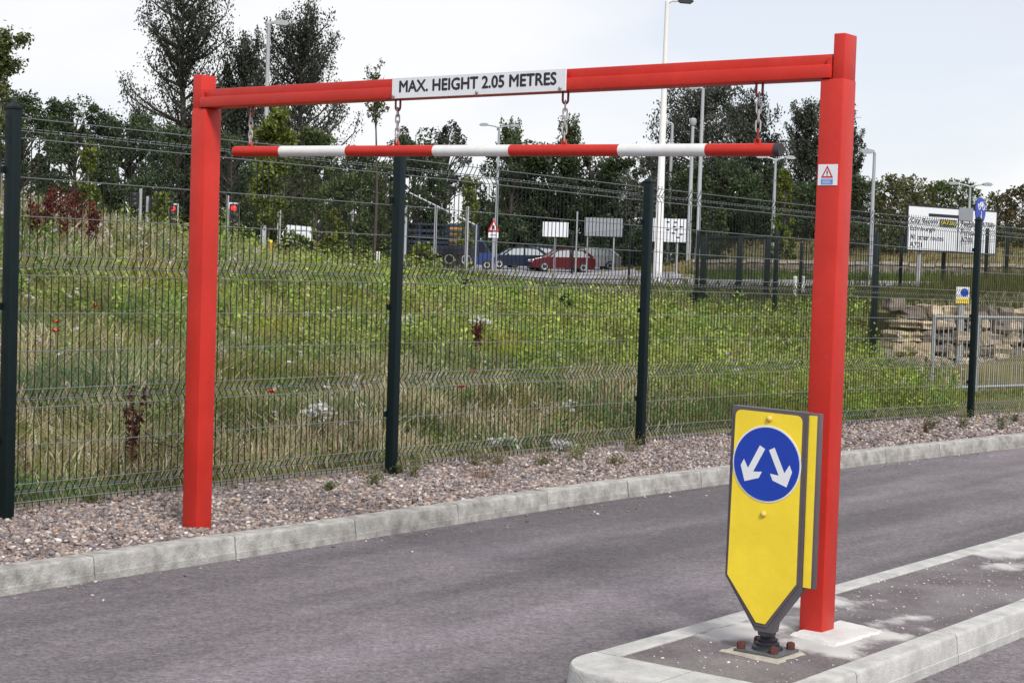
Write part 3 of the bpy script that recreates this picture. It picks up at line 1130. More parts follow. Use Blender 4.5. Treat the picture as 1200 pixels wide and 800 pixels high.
# side wing with its own yellow strip
MB().sbox(BF + 0.012, BF + 0.040, BT - 0.206, BT - 0.158, 0.392, 1.049, 0.004).build('side_housing', 'grey_plastic', bol, smooth=True)
MB().sbox(BF + 0.0085, BF + 0.0125, BT - 0.1945, BT - 0.1625, 0.396, 1.041).build('yellow_strip', 'yellow_sheet', bol)
dz = 0.845
ring = MB().prism(disc(48, 0.146, 0.0, dz), W(BF - 0.0095, BT, 0), -DT, UP, DS, 0.002).build('white_ring', 'sign_white', bol)
MB().prism(disc(48, 0.1395, 0.0, dz), W(BF - 0.0115, BT, 0), -DT, UP, DS, 0.002).build('blue_disc', 'blue_sheet', bol)


def arrow(tail, head, name):
    a, b = np.array(tail), np.array(head)
    u = unit(b - a)
    p = np.array([-u[1], u[0]])
    L = np.linalg.norm(b - a)
    w, hw = 0.0130, 0.045
    pts = [a + p * w, a + u * (L - 0.052) + p * w, a + u * (L - 0.072) + p * hw, a + u * (L - 0.044) + p * hw, b,
           a + u * (L - 0.044) - p * hw, a + u * (L - 0.072) - p * hw, a + u * (L - 0.052) - p * w, a - p * w]
    n_ = len(pts)
    mb_ = MB()
    vs_ = [W(BF - 0.0125, BT - x, y) for x, y in pts]
    mb_.add(vs_, [(0, 1, 7, 8), (1, 2, 3, 4), (1, 4, 7), (4, 5, 6, 7)])
    return mb_.build(name, 'sign_white', bol)


arrow((-0.018, 0.908), (-0.090, 0.772), 'arrow')
arrow((0.022, 0.905), (0.090, 0.766), 'arrow')
for a, b in ((0.004, 1.017), (-0.006, 0.654)):
    MB().lathe([(0.013, 0), (0.012, 0.004), (0.008, 0.009), (0.002, 0.011)], W(BF - 0.007, BT - a, b), -DS, 14).build('rivet', 'rivet_yellow', bol, smooth='all')
# neck, spring boot and base
MB().lathe([(0.034, 0.186), (0.036, 0.196), (0.036, 0.212), (0.032, 0.24)], W(5.745, BT, 0), UP, 16).build('neck', 'grey_plastic', bol, smooth=True)
MB().lathe([(0.006, 0), (0.006, 0.006)], W(5.708, BT + 0.018, 0.216), -DS, 8).build('neck_bolt', 'bolt_steel', bol)
MB().lathe([(0.062, 0.128), (0.058, 0.140), (0.046, 0.146), (0.047, 0.155), (0.038, 0.160), (0.041, 0.170), (0.030, 0.176), (0.030, 0.190)], W(5.752, BT, 0), UP, 16).build('spring_boot', 'black_rubber', bol, smooth=True)
MB().sbox(5.668, 5.838, BT - 0.092, BT + 0.100, 0.119, 0.131, 0.003).build('base_plate', 'plate_steel', bol, smooth=True)
for a, b in ((5.688, 0.078), (5.690, -0.062), (5.815, 0.075), (5.812, -0.068)):
    MB().lathe([(0.017, 0.129), (0.017, 0.150), (0.014, 0.157), (0.006, 0.160)], W(a, BT + b, 0), UP, 8).build('bolt', 'rust', bol, smooth=True)

# ------------------------------------------------------------------ mesh fence in front of the meadow
fence = thing('mesh_fence', W(10, 7.78, 0.1), 'tall dark green welded mesh fence along the gravel strip', 'fence')
FP = [(2.54, 7.78, 0.10), (5.69, 7.78, 0.10), (8.86, 7.78, 0.10), (12.02, 7.78, 0.08), (15.19, 7.69, 0.06), (18.32, 7.46, 0.03), (19.95, 7.30, 0.02)]
POST_H = 2.275
for i, (s_, t_, z_) in enumerate(FP):
    mb = MB()
    mb.sbox(s_ - 0.030, s_ + 0.030, t_ - 0.034, t_ + 0.034, z_ - 0.05, z_ + POST_H - 0.035, 0.004)
    p = mb.build('post', 'fence_green', fence, smooth=True)
    top = z_ + POST_H - 0.035
    mb = MB()
    b4 = [W(s_ + a, t_ + b, top) for a, b in ((-0.034, -0.038), (0.034, -0.038), (0.034, 0.038), (-0.034, 0.038))]
    b4l = [q - UP * 0.012 for q in b4]
    mb.add(b4 + [W(s_, t_, top + 0.038)] + b4l, [(0, 1, 4), (1, 2, 4), (2, 3, 4), (3, 0, 4), (0, 5, 6, 1), (1, 6, 7, 2), (2, 7, 8, 3), (3, 8, 5, 0)])
    mb.build('cap', 'fence_green', p)
    for zc in (0.42, 1.16, 1.9):
        MB().sbox(s_ - 0.045, s_ + 0.045, t_ + 0.030, t_ + 0.044, z_ + zc - 0.02, z_ + zc + 0.02, 0.003).build('clamp', 'fence_green', p)
# mesh levels above the ground line and the V folds (bulging to the meadow side)
LEV = [(2.190, 0), (2.135, 1), (2.122, 1), (2.080, 0), (1.866, 0), (1.655, 0), (1.440, 0), (1.388, 1), (1.374, 1), (1.330, 0), (1.120, 0), (0.910, 0),
       (0.700, 0), (0.652, 1), (0.640, 1), (0.597, 0), (0.390, 0), (0.175, 0), (0.130, 1), (0.118, 1), (0.075, 0)]
FOLD = 0.036
zprof = [(0.045, 0), (0.075, 0), (0.124, FOLD), (0.175, 0), (0.597, 0), (0.646, FOLD), (0.700, 0), (1.330, 0), (1.381, FOLD), (1.440, 0), (2.080, 0), (2.128, FOLD), (2.190, 0), (2.215, 0)]


def vertical_wire_mb(o, n, rad):
    return MB().tube([np.array(o) + n * b + UP * a for a, b in zprof], rad, 4, cap=False)


wire_proto = None
count = 0
for i in range(len(FP) - 1):
    A, B = FP[i], FP[i + 1]
    pa, pb = W(*A), W(*B)
    u = unit((pb - pa) * np.array([1, 1, 0]))
    nrm = np.cross(UP, u)                    # to the meadow side
    if nrm @ DT < 0:
        nrm = -nrm
    base = pa + nrm * 0.040
    L = np.linalg.norm((pb - pa)[:2])
    slope = (B[2] - A[2]) / L
    for h, f in LEV:
        a_ = base + UP * h + nrm * (FOLD * f) + u * 0.02
        b_ = base + UP * (h + slope * L) + nrm * (FOLD * f) + u * (L - 0.02)
        o1 = MB().tube([a_, b_], 0.0032, 6).build('horizontal_wire', 'wire_green_skylit', fence, smooth=True)
    k = int(L / 0.05)
    if i <= 4 and count + k < 300:
        if i == 0:
            proto = None
        proto = None
        for j in range(1, k):
            d_ = L * j / k
            if proto is None:
                proto = vertical_wire_mb(base + u * d_ + UP * slope * d_, nrm, 0.0031).build('vertical_wire', 'wire_green', fence)
                d0 = d_
            else:
                copy_part(proto, fence, u * (d_ - d0) + UP * slope * (d_ - d0))
            count += 1
    else:
        mb = MB()
        for j in range(1, k):
            d_ = L * j / k
            o_ = base + u * d_ + UP * slope * d_
            mb.tube([o_ + nrm * b + UP * a for a, b in zprof], 0.0031, 4, cap=False)
        tag(mb.build('vertical_wires', 'wire_green', fence), kind='stuff')

# ------------------------------------------------------------------ rough grass, weeds and flowers of the meadow
def in_meadow(x, y):
    t = x * DT[0] + y * DT[1]
    s = x * DS[0] + y * DS[1]
    edge_t = np.where(s < 13.5, 8.10, 8.10 - 0.016 * (s - 13.5) ** 2)
    ok = t > edge_t
    # not on the far road, and not inside the boulder wall
    ok &= ~((y > 52 + 0.02 * (x - 5)) & (x > -6))
    ok &= ~((y > 26.0) & (x > 6.2))
    return ok


def scatter(n, y0, y1, px0=-120, px1=1290):
    Y = np.exp(rng.uniform(math.log(y0), math.log(y1), n))
    px = rng.uniform(px0, px1, n)
    X = (px - 600) / FPX * Y
    k = in_meadow(X, Y)
    return X[k], Y[k]


GREEN = np.array([0.125, 0.163, 0.056])
LUSH = np.array([0.225, 0.280, 0.060])
STRAW = np.array([0.50, 0.42, 0.27])
BROWN = np.array([0.24, 0.16, 0.125])


def meadow_color(x, y):
    n = len(x)
    lush, straw = meadow_tint(x, y, n)
    big = vnoise(x, y, 0.9, 5)
    fine = vnoise(x, y, 3.1, 6)
    c = GREEN[None] * (0.7 + 0.6 * fine)[:, None]
    c = c + (LUSH - c) * np.clip(lush * 0.8 + (big - 0.6) * 1.2, 0, 1)[:, None]
    cool = vnoise(x, y, 2.0, 12)
    c = c * (1 + (cool - 0.5)[:, None] * np.array([[-0.5, -0.1, 0.5]]))
    ps = np.clip(0.15 + 0.36 * straw + 0.9 * (vnoise(x, y, 2.6, 9) - 0.5) - 0.30 * lush, 0.05, 0.85)
    isst = rng.uniform(0, 1, n) < ps
    c = np.where(isst[:, None], STRAW[None] * rng.uniform(0.6, 1.25, (n, 1)), c)
    isbr = rng.uniform(0, 1, n) < 0.10
    c = np.where(isbr[:, None], BROWN[None] * rng.uniform(0.6, 1.3, (n, 1)), c)
    return c * rng.uniform(0.85, 1.6, (n, 1)), lush, straw


def blades(n, y0, y1, name=None):
    X, Y = scatter(n, y0, y1)
    m_ = len(X)
    Z = ground_z(X, Y) - 0.02
    c, lush, straw = meadow_color(X, Y)
    clump = vnoise(X, Y, 2.2, 21)
    h = rng.uniform(0.08, 0.30, m_) * (0.65 + 0.8 * clump) * (1 + 0.35 * straw)
    s_ = X * DS[0] + Y * DS[1]; t_ = X * DT[0] + Y * DT[1]
    h *= np.clip(0.45 + (t_ - 8.1) * 0.35, 0.45, 1.0)
    h *= np.where((Y > 18.8) & (X > 0.262 * Y), 0.35, 1.0)
    wd = (0.0028 + 0.00021 * Y) * rng.uniform(0.7, 1.4, m_)
    a = rng.uniform(0, 2 * math.pi, m_)
    wx, wy = np.cos(a) * wd, np.sin(a) * wd
    la = rng.uniform(0, 2 * math.pi, m_)
    ln = rng.uniform(0.1, 1.15, m_) * h
    lx, ly = np.cos(la) * ln, np.sin(la) * ln
    V = np.empty((m_, 5, 3))
    V[:, 0] = np.stack([X - wx, Y - wy, Z], 1)
    V[:, 1] = np.stack([X + wx, Y + wy, Z], 1)
    V[:, 2] = np.stack([X + wx * 0.8 + lx * 0.35, Y + wy * 0.8 + ly * 0.35, Z + h * 0.6], 1)
    V[:, 3] = np.stack([X - wx * 0.8 + lx * 0.35, Y - wy * 0.8 + ly * 0.35, Z + h * 0.6], 1)
    V[:, 4] = np.stack([X + lx, Y + ly, Z + h], 1)
    F = np.array([(0, 1, 2), (0, 2, 3), (3, 2, 4)])
    F = (F[None] + (np.arange(m_) * 5)[:, None, None]).reshape(-1, 3)
    return V.reshape(-1, 3), F, np.repeat(c, 5, 0)


V, F, Cc = blades(330000, 9.0, 55)
o = np_mesh('meadow_grass', V, F, np.clip(Cc, 0, 0.62), M_GRASS)
tag(o, 'rough mixed grass covering the bank behind the fence', 'grass', kind='stuff')


def leaf_cards(P, size, aspect, cols, up_bias=0.0, stretch_up=False):
    """one small folded diamond per leaf: 4 vertices"""
    n = len(P)
    nrm = rng.normal(0, 1, (n, 3))
    nrm[:, 2] = np.abs(nrm[:, 2]) + up_bias
    nrm /= np.linalg.norm(nrm, axis=1)[:, None]
    a = rng.normal(0, 1, (n, 3))
    if stretch_up:
        a[:, 2] = np.abs(a[:, 2]) + 2.2
    u = a - nrm * (a * nrm).sum(1)[:, None]
    u /= np.linalg.norm(u, axis=1)[:, None] + 1e-9
    w = np.cross(nrm, u)
    sz = size if hasattr(size, '__len__') else np.full(n, size)
    sz = (sz * rng.uniform(0.7, 1.35, n))[:, None]
    V = np.empty((n, 4, 3))
    V[:, 0] = P - u * sz
    V[:, 1] = P + w * sz * aspect
    V[:, 2] = P + u * sz
    V[:, 3] = P - w * sz * aspect
    F = np.arange(n * 4).reshape(n, 4)
    return V.reshape(-1, 3), F, np.repeat(cols, 4, 0)


# broad-leaved weeds between the grass
def weeds(n, y0, y1):
    X, Y = scatter(n, y0, y1)
    lush, straw = meadow_tint(X, Y, len(X))
    k = rng.uniform(0, 1, len(X)) < np.clip(0.34 + 0.75 * lush, 0, 1) * (0.35 + 0.9 * vnoise(X, Y, 1.9, 52))
    k &= ~((Y > 18.8) & (X > 0.262 * Y))
    X, Y, lush = X[k], Y[k], lush[k]
    Z = ground_z(X, Y)
    per = 40
    m_ = len(X)
    h = rng.uniform(0.10, 0.55, m_) * (0.65 + 0.4 * lush)
    h *= np.clip(0.5 + (X * DT[0] + Y * DT[1] - 8.1) * 0.3, 0.5, 1) * (0.45 + 1.25 * vnoise(X, Y, 2.4, 61))
    r_ = rng.uniform(0.06, 0.22, m_)
    q = rng.normal(0, 0.5, (m_, per, 3))
    P = np.empty((m_, per, 3))
    P[..., 0] = X[:, None] + q[..., 0] * r_[:, None]
    P[..., 1] = Y[:, None] + q[..., 1] * r_[:, None]
    P[..., 2] = Z[:, None] + np.clip(0.55 + q[..., 2] * 0.5, 0.05, 1.15) * h[:, None]
    base = GREEN[None] * 0.9 + (LUSH * rng.uniform(0.75, 1.25, (m_, 1)) - GREEN[None] * 0.9) * np.clip(lush + 0.15, 0, 1)[:, None]
    base = base * rng.uniform(0.7, 1.6, (m_, 1)) * (1 + rng.normal(0, 1, (m_, 1)) * np.array([[0.14, 0.0, 0.25]]))
    base = np.clip(base, 0.012, 0.6)
    cols = np.repeat(base, per, 0) * rng.uniform(0.75, 1.3, (m_ * per, 1))
    sz = np.repeat((0.006 + 0.00085 * Y) * rng.uniform(0.6, 1.5, m_), per)
    return leaf_cards(P.reshape(-1, 3), sz, 0.5, cols, 0.6)


V, F, Cc = weeds(14000, 9.4, 44)
o = np_mesh('leafy_weeds', V, F, np.clip(Cc, 0, 0.6), M_LEAF)
tag(o, 'yellow-green leafy weeds growing through the grass behind the fence', 'weeds', kind='stuff')

# pale flower and seed heads
X, Y = scatter(5200, 10, 42)
lush, straw = meadow_tint(X, Y, len(X))
cl = vnoise(X, Y, 1.3, 33)
k = rng.uniform(0, 1, len(X)) < np.clip((cl - 0.42) * 0.9 + 0.10 - 0.2 * lush, 0, 1) * 0.6
X, Y = X[k], Y[k]
c0 = at(70, 275, 23)
extra = np.stack([c0[0] + rng.normal(0.6, 1.6, 170), c0[1] + rng.normal(-0.8, 1.0, 170)], 1)
X = np.concatenate([X, extra[:, 0]]); Y = np.concatenate([Y, extra[:, 1]])
Z = ground_z(X, Y) + rng.uniform(0.18, 0.52, len(X))
per = 6
P = np.stack([X, Y, Z], 1)[:, None, :] + rng.normal(0, 1, (len(X), per, 3)) * (0.006 + 0.0006 * Y)[:, None, None]
cols = np.repeat(np.array([[0.52, 0.48, 0.44]]), len(X) * per, 0) * rng.uniform(0.6, 1.2, (len(X) * per, 1))
V, F, Cc = leaf_cards(P.reshape(-1, 3), np.repeat(0.007 + 0.0006 * Y, per), 0.7, cols)
o = np_mesh('seed_heads', V, F, np.clip(Cc, 0, 0.8), M_LEAF)
tag(o, 'pale fluffy seed heads and small white flowers dotted over the bank', 'flowers', kind='stuff')


def plant(name, base, label, cat, h, n_leaf, spread, col, size, aspect=0.4, group=None, stems=4, stem_mat='stem', up=True, shape=1.0):
    """small plant: stems and foliage"""
    o_ = thing(name, base, label, cat, group)
    base = np.array(base, float)
    P, mbs = [], MB()
    for i in range(stems):
        a = rng.uniform(0, 6.28); l_ = rng.uniform(0.1, 1.0) * spread
        tip = base + np.array([math.cos(a) * l_, math.sin(a) * l_, h * rng.uniform(0.65, 1.0)])
        mid = (base + tip) / 2 + np.array([math.cos(a), math.sin(a), 0]) * -l_ * 0.15
        mbs.tube([base - UP * 0.03, mid, tip], [0.006 * max(h, 0.3), 0.004 * max(h, 0.3), 0.002 * max(h, 0.3)], 5)
        kk = max(2, n_leaf // stems)
        f = rng.uniform(0.15, 1.0, kk) ** (1 / shape)
        q = np.where(f[:, None] < 0.5, base + (mid - base) * (f[:, None] * 2), mid + (tip - mid) * (f[:, None] * 2 - 1))
        P.append(q + rng.normal(0, 1, (kk, 3)) * spread * 0.16)
    mbs.build('stem', stem_mat, o_)
    P = np.concatenate(P)
    cols = np.array(col)[None] * rng.uniform(0.65, 1.35, (len(P), 1))
    V_, F_, C_ = leaf_cards(P, size, aspect, cols, 0.3, stretch_up=up)
    np_mesh('foliage', V_, F_, np.clip(C_, 0, 0.7), M_LEAF, o_)
    return o_


# poppies (picture place, forward distance)
for px, py, Y_, words in [(66, 378, 13.5, 'upper of two below the left crest'), (65, 389, 12.6, 'lower of two below the left crest'), (112, 359, 15.5, 'on the bank left of the left red post'),
                          (318, 460, 12.6, 'right of the left red post'), (554, 435, 15.5, 'in the grass right of the middle fence post'), (541, 454, 14.2, 'lower one right of the middle fence post'),
                          (742, 450, 17.5, 'just left of the right fence post'), (728, 491, 16.0, 'low in the grass left of the right fence post')]:
    p = at(px, py, Y_)
    g0 = gz(p[0], p[1])
    zt = max(p[2], g0 + 0.12)
    po = thing('poppy', (p[0], p[1], g0), 'red poppy ' + words, 'poppy', 'poppies on the bank')
    MB().tube([(p[0], p[1], g0 - 0.02), (p[0] + 0.01, p[1], (g0 + zt) / 2), (p[0], p[1], zt)], 0.003, 5).build('stem', 'stem', po)
    mb = MB()
    for i in range(5):
        a = i * 1.257 + random.random()
        d1 = np.array([math.cos(a), math.sin(a), 0.35]); d2 = np.array([-math.sin(a), math.cos(a), 0])
        c_ = np.array([p[0], p[1], zt])
        mb.add([c_, c_ + d1 * 0.020 + d2 * 0.022, c_ + d1 * 0.034 + UP * 0.012, c_ + d1 * 0.020 - d2 * 0.022], [(0, 1, 2, 3)])
    mb.build('petals', 'poppy', po)

# red docks
DOCK = [(154, 540, 10.9, 0.42, 'single rust-red dock plant close behind the fence near the left red post'),
        (42, 280, 21.6, 0.55, 'rust-red dock spike, leftmost of the clump on the left crest'), (58, 283, 22.3, 0.62, 'rust-red dock spike, second from left of the clump on the crest'),
        (74, 286, 21.8, 0.66, 'rust-red dock spike in the middle of the clump on the crest'), (90, 288, 22.6, 0.58, 'rust-red dock spike, second from right of the clump on the crest'),
        (107, 290, 22.1, 0.5, 'rust-red dock spike, rightmost of the clump on the left crest'),
        (560, 400, 20.5, 0.45, 'thin brown dock spike in the lush weeds right of the middle post')]
for px, py, Y_, h, lab_ in DOCK:
    p = at(px, py, Y_)
    plant('dock', (p[0], p[1], gz(p[0], p[1])), lab_, 'dock plant', h + 0.16, 420 if px < 120 else 240, 0.20 if px < 120 else 0.11, (0.12, 0.022, 0.016) if Y_ > 15 else (0.085, 0.018, 0.016), 0.011 + 0.0006 * Y_, 0.55,
          'red dock plants', 5, 'dock_red', shape=2.0)

# fallen twigs behind the fence
p0, p1, p2 = at(168, 505, 11.4), at(188, 516, 11.3), at(206, 526, 11.2)
tw = thing('fallen_branch', (p0[0], p0[1], gz(p0[0], p0[1])), 'bare dark twig lying in the grass by the red dock', 'branch')
MB().tube([p0, p1, p2], [0.006, 0.005, 0.003], 5).build('twig', 'bark', tw)
MB().tube([at(165, 518, 11.3), at(185, 519, 11.3), at(207, 524, 11.2)], [0.006, 0.005, 0.003], 5).build('twig', 'bark', tw)

# white campion-like clumps
for px, py, Y_, w_, lab_ in [(650, 474, 15.2, 0.16, 'bright white flower clump left of the right fence post'), (372, 482, 12.6, 0.10, 'small white flower clump left of the middle fence post'),
                             (655, 528, 13.6, 0.10, 'white flowering weed at the gravel edge between the fence posts'), (590, 520, 13.4, 0.10, 'white flowering weed at the gravel edge right of the middle post'),
                             (470, 375, 20, 0.14, 'pale flower clump on the bank right of the middle fence post'), (560, 375, 22, 0.14, 'pale flower clump below the bank crest')]:
    p = at(px, py, Y_)
    g0 = gz(p[0], p[1]) if p @ DT > 8.1 else 0.1
    fo = thing('flower_clump', (p[0], p[1], g0), lab_, 'flowers', 'white flower clumps')
    zt = max(p[2], g0 + 0.05)
    mb = MB()
    P = []
    for i in range(14):
        q = np.array([p[0] + random.gauss(0, w_ * 0.55), p[1] + random.gauss(0, w_ * 0.4), zt + random.uniform(-0.035, 0.04)])
        mb.tube([(p[0], p[1], g0 - 0.02), (q[0], q[1], q[2])], 0.002, 4)
        P.append(q)
    mb.build('stem', 'stem', fo)
    P = np.repeat(np.array(P), 7, 0) + rng.normal(0, 0.014, (98, 3))
    V_, F_, C_ = leaf_cards(P, 0.018, 0.7, np.full((98, 3), 0.66) * rng.uniform(0.85, 1.15, (98, 1)))
    np_mesh('blossom', V_, F_, np.clip(C_, 0, 0.8), M_LEAF, fo)

# weeds rooted in the gravel
GW = [(438, 570, 0.09, 0.13, (0.085, 0.105, 0.035), 'low green weed in the gravel left of the middle fence post'), (385, 577, 0.05, 0.07, (0.10, 0.12, 0.05), 'tiny green weed in the gravel, leftmost between the posts'),
      (483, 561, 0.13, 0.14, (0.10, 0.11, 0.045), 'tall thin weed right of the foot of the middle post'), (468, 556, 0.08, 0.10, (0.10, 0.11, 0.045), 'short weed at the foot of the middle fence post'),
      (556, 546, 0.06, 0.16, (0.11, 0.10, 0.045), 'straggly olive weed in the gravel, first right of middle post'), (585, 545, 0.07, 0.16, (0.12, 0.11, 0.045), 'straggly olive weed in the gravel, second right of middle post'),
      (565, 560, 0.03, 0.20, (0.16, 0.09, 0.05), 'flat brown dead weed on the gravel near the kerb'), (636, 545, 0.06, 0.12, (0.11, 0.11, 0.045), 'olive weed in the middle of the gravel strip'),
      (672, 540, 0.13, 0.17, (0.13, 0.14, 0.04), 'bright green tuft in the gravel between middle and right posts'), (735, 530, 0.10, 0.18, (0.12, 0.12, 0.045), 'broad green tuft left of the right fence post'),
      (722, 545, 0.05, 0.12, (0.12, 0.12, 0.05), 'small tuft on the gravel below the broad green tuft'), (1092, 499, 0.14, 0.13, (0.07, 0.075, 0.03), 'dark weed in the gravel right of the red post'),
      (1128, 498, 0.16, 0.16, (0.085, 0.095, 0.035), 'bushy weed at the foot of the far fence post'), (1173, 498, 0.13, 0.17, (0.09, 0.10, 0.035), 'green weed in the gravel near the right picture edge'),
      (1190, 490, 0.10, 0.12, (0.09, 0.10, 0.035), 'small weed by the last fence post on the right'), (1085, 505, 0.10, 0.07, (0.10, 0.06, 0.035), 'thin brown weed in the gravel right of the red post'),
      (105, 592, 0.05, 0.08, (0.10, 0.11, 0.04), 'tiny weed in the gravel left of the left red post')]
for px, py, h, w_, c_, lab_ in GW:
    p = onz(px, py, 0.10)
    zz = gravel_z(p @ DS, p @ DT)
    plant('weed', (p[0], p[1], zz), lab_, 'weed', h * 1.35, int(260 + 900 * h), w_, tuple(1.35 * q_ for q_ in c_), 0.011, 0.35, 'weeds in the gravel', 7, shape=0.8)

# fine grass fringe along the fence foot
n = 2600
s = rng.uniform(4.5, 20, n); t = np.array([strip_t1(x) for x in s]) + rng.normal(-0.04, 0.06, n)
kk = vnoise(s, t, 1.8, 44) > 0.5
s, t = s[kk], t[kk]
B = s[:, None] * DS[None] + t[:, None] * DT[None]
m_ = len(s)
h = rng.uniform(0.04, 0.16, m_); a = rng.uniform(0, 6.28, m_); ln = rng.uniform(0, 0.08, m_)
V = np.empty((m_, 3, 3))
V[:, 0] = B + UP * 0.09 - np.stack([np.cos(a), np.sin(a), a * 0], 1) * 0.003
V[:, 1] = B + UP * 0.09 + np.stack([np.cos(a), np.sin(a), a * 0], 1) * 0.003
V[:, 2] = B + np.stack([np.sin(a) * ln, np.cos(a) * ln, 0.09 + h], 1)
col_ = np.where(rng.uniform(0, 1, (m_, 1)) < 0.35, STRAW[None], GREEN[None] * 1.25) * rng.uniform(0.7, 1.3, (m_, 1))
o = np_mesh('fringe_grass', V.reshape(-1, 3), np.arange(m_ * 3).reshape(-1, 3), np.repeat(col_, 3, 0), M_GRASS)
tag(o, 'sparse grass fringe along the foot of the mesh fence', 'grass', kind='stuff')


# ------------------------------------------------------------------ trees
def tube_np(pts, r0, r1, n=5):
    return pts, r0, r1


def build_tree(name, base, label, cat, H, Wd, kind, col, leaf, n_leaf, group=None, lean=0.0, bark='bark', bare=0.04, shape=None):
    o_ = thing(name, base, label, cat, group)
    base = np.array(base, float)
    trunk = MB()
    P, Cl = [], []
    col = np.array(col)
    lv = np.array([lean, 0, 0])
    def spine(f):
        return base + UP * H * f + lv * H * f * f + np.array([math.sin(f * 5 + H) * 0.012 * H, math.cos(f * 4 + Wd) * 0.012 * H, 0])
    tr = max(0.03, H * (0.009 if kind == 'sapling' else 0.017))
    trunk.tube([spine(f) - (UP * 0.3 if f == 0 else 0) for f in (0, 0.15, 0.35, 0.6, 0.85, 0.97)], [tr * 1.25, tr, tr * 0.8, tr * 0.5, tr * 0.25, tr * 0.08], 7)
    if kind == 'poplar':
        nb = 135
        per = max(10, n_leaf // nb)
        for i in range(nb):
            f0 = random.uniform(bare, 0.86)
            a = random.uniform(0, 2 * math.pi)
            env = (1.02 - f0) ** 0.5 * min(1.0, 0.6 + f0 * 2.5)
            rad = Wd / 2 * env * random.uniform(0.35, 1.08)
            rise = H * random.uniform(0.13, 0.26) * (1.15 - 0.5 * f0)
            b0 = spine(f0)
            d_ = np.array([math.cos(a), math.sin(a), 0])
            pts = [b0, b0 + d_ * rad * 0.55 + UP * rise * 0.30, b0 + d_ * rad * 0.9 + UP * rise * 0.65, b0 + d_ * rad + UP * rise]
            trunk.tube(pts, [tr * 0.34, tr * 0.22, tr * 0.12, tr * 0.05], 4)
            f = rng.uniform(0.18, 1.0, per)
            seg = np.clip((f * 3).astype(int), 0, 2)
            pp = np.array(pts)
            loc = pp[seg] + (pp[seg + 1] - pp[seg]) * (f * 3 - seg)[:, None]
            sp = np.array([Wd * 0.027, Wd * 0.027, H * 0.016])
            loc = loc + rng.normal(0, 1, (per, 3)) * sp * (0.6 + 0.6 * np.sin(math.pi * f))[:, None]
            P.append(loc)
            Cl.append(np.repeat(col[None] * random.uniform(0.72, 1.3), per, 0))
        # leader
        k_ = per * 5
        f = rng.uniform(0.45, 1.0, k_)
        P.append(np.array([spine(x) for x in f]) + rng.normal(0, 1, (k_, 3)) * np.array([Wd * 0.035, Wd * 0.035, H * 0.01]))
        Cl.append(np.repeat(col[None], k_, 0))
    elif kind in ('broad', 'bush', 'conical'):
        nc = {'broad': 105, 'bush': 40, 'conical': 70}[kind]
        per = max(12, n_leaf // nc)
        lowest = 0.05 if kind == 'bush' else bare
        for i in range(nc):
            f = random.uniform(lowest, 0.98)
            if kind == 'conical':
                env = (1 - f) ** 0.75 + 0.06
            else:
                x = (f - lowest) / (1 - lowest)
                env = max(0.0, 1 - (2 * x - 0.85) ** 2 / 1.35) ** 0.5 if x > 0.42 else 0.75 + 0.25 * x / 0.42
            a = random.uniform(0, 2 * math.pi)
            rr = Wd / 2 * env * math.sqrt(random.uniform(0.12, 1.0)) * random.uniform(0.8, 1.12)
            c_ = spine(f) + np.array([math.cos(a) * rr, math.sin(a) * rr, 0])
            if kind != 'bush' or i % 2 == 0:
                s0 = spine(max(0.08, f - random.uniform(0.10, 0.25)))
                trunk.tube([s0, (s0 + c_) / 2 + UP * 0.03 * H, c_], [tr * 0.4, tr * 0.22, tr * 0.06], 4)
            cr = Wd * random.uniform(0.055, 0.135)
            ch_ = min(cr * random.uniform(0.8, 1.4), H * 0.14)
            q = rng.normal(0, 1, (per, 3))
            q /= np.linalg.norm(q, axis=1)[:, None]
            q *= rng.uniform(0.35, 1.0, (per, 1)) ** 0.5
            P.append(c_ + q * np.array([cr, cr, ch_]))
            Cl.append(np.repeat(col[None] * random.uniform(0.62, 1.4) * np.array([random.uniform(0.9, 1.12), 1, random.uniform(0.85, 1.1)])[None], per, 0))
            # loose sprays that break the outline
            if i % 3 == 0:
                m2 = per // 4
                tip = c_ + np.array([math.cos(a) * cr, math.sin(a) * cr, ch_ * 0.8]) * random.uniform(0.8, 1.4)
                ff_ = rng.uniform(0, 1, (m2, 1))
                P.append(c_ + (tip - c_) * ff_ + rng.normal(0, 1, (m2, 3)) * cr * 0.16)
                Cl.append(np.repeat(col[None] * random.uniform(0.8, 1.2), m2, 0))
    elif kind == 'sapling':
        nb = 26
        per = max(6, n_leaf // nb)
        for i in range(nb):
            f0 = random.uniform(bare, 0.92)
            a = random.uniform(0, 2 * math.pi)
            rad = Wd / 2 * (1.05 - 0.55 * f0) * random.uniform(0.4, 1.1)
            b0 = spine(f0)
            d_ = np.array([math.cos(a), math.sin(a), 0])
            tip = b0 + d_ * rad + UP * H * random.uniform(0.04, 0.14)
            mid = (b0 + tip) / 2 - UP * 0.01 * H
            trunk.tube([b0, mid, tip], [tr * 0.35, tr * 0.2, tr * 0.08], 4)
            ncl = 3
            for c_i in range(ncl):
                fc = random.uniform(0.35, 1.05)
                cc = b0 + (tip - b0) * fc
                k_ = max(3, per // ncl)
                P.append(cc + rng.normal(0, 1, (k_, 3)) * Wd * 0.06)
                Cl.append(np.repeat(col[None] * random.uniform(0.7, 1.3), k_, 0))
        k_ = per * 2
        f = rng.uniform(0.8, 1.0, k_)
        P.append(np.array([spine(x) for x in f]) + rng.normal(0, 1, (k_, 3)) * Wd * 0.05)
        Cl.append(np.repeat(col[None], k_, 0))
    P, Cl = np.concatenate(P), np.concatenate(Cl)
    Cl = Cl * rng.uniform(0.72, 1.32, (len(P), 1))
    lowest_z = base[2] + 0.1
    P[:, 2] = np.maximum(P[:, 2], lowest_z)
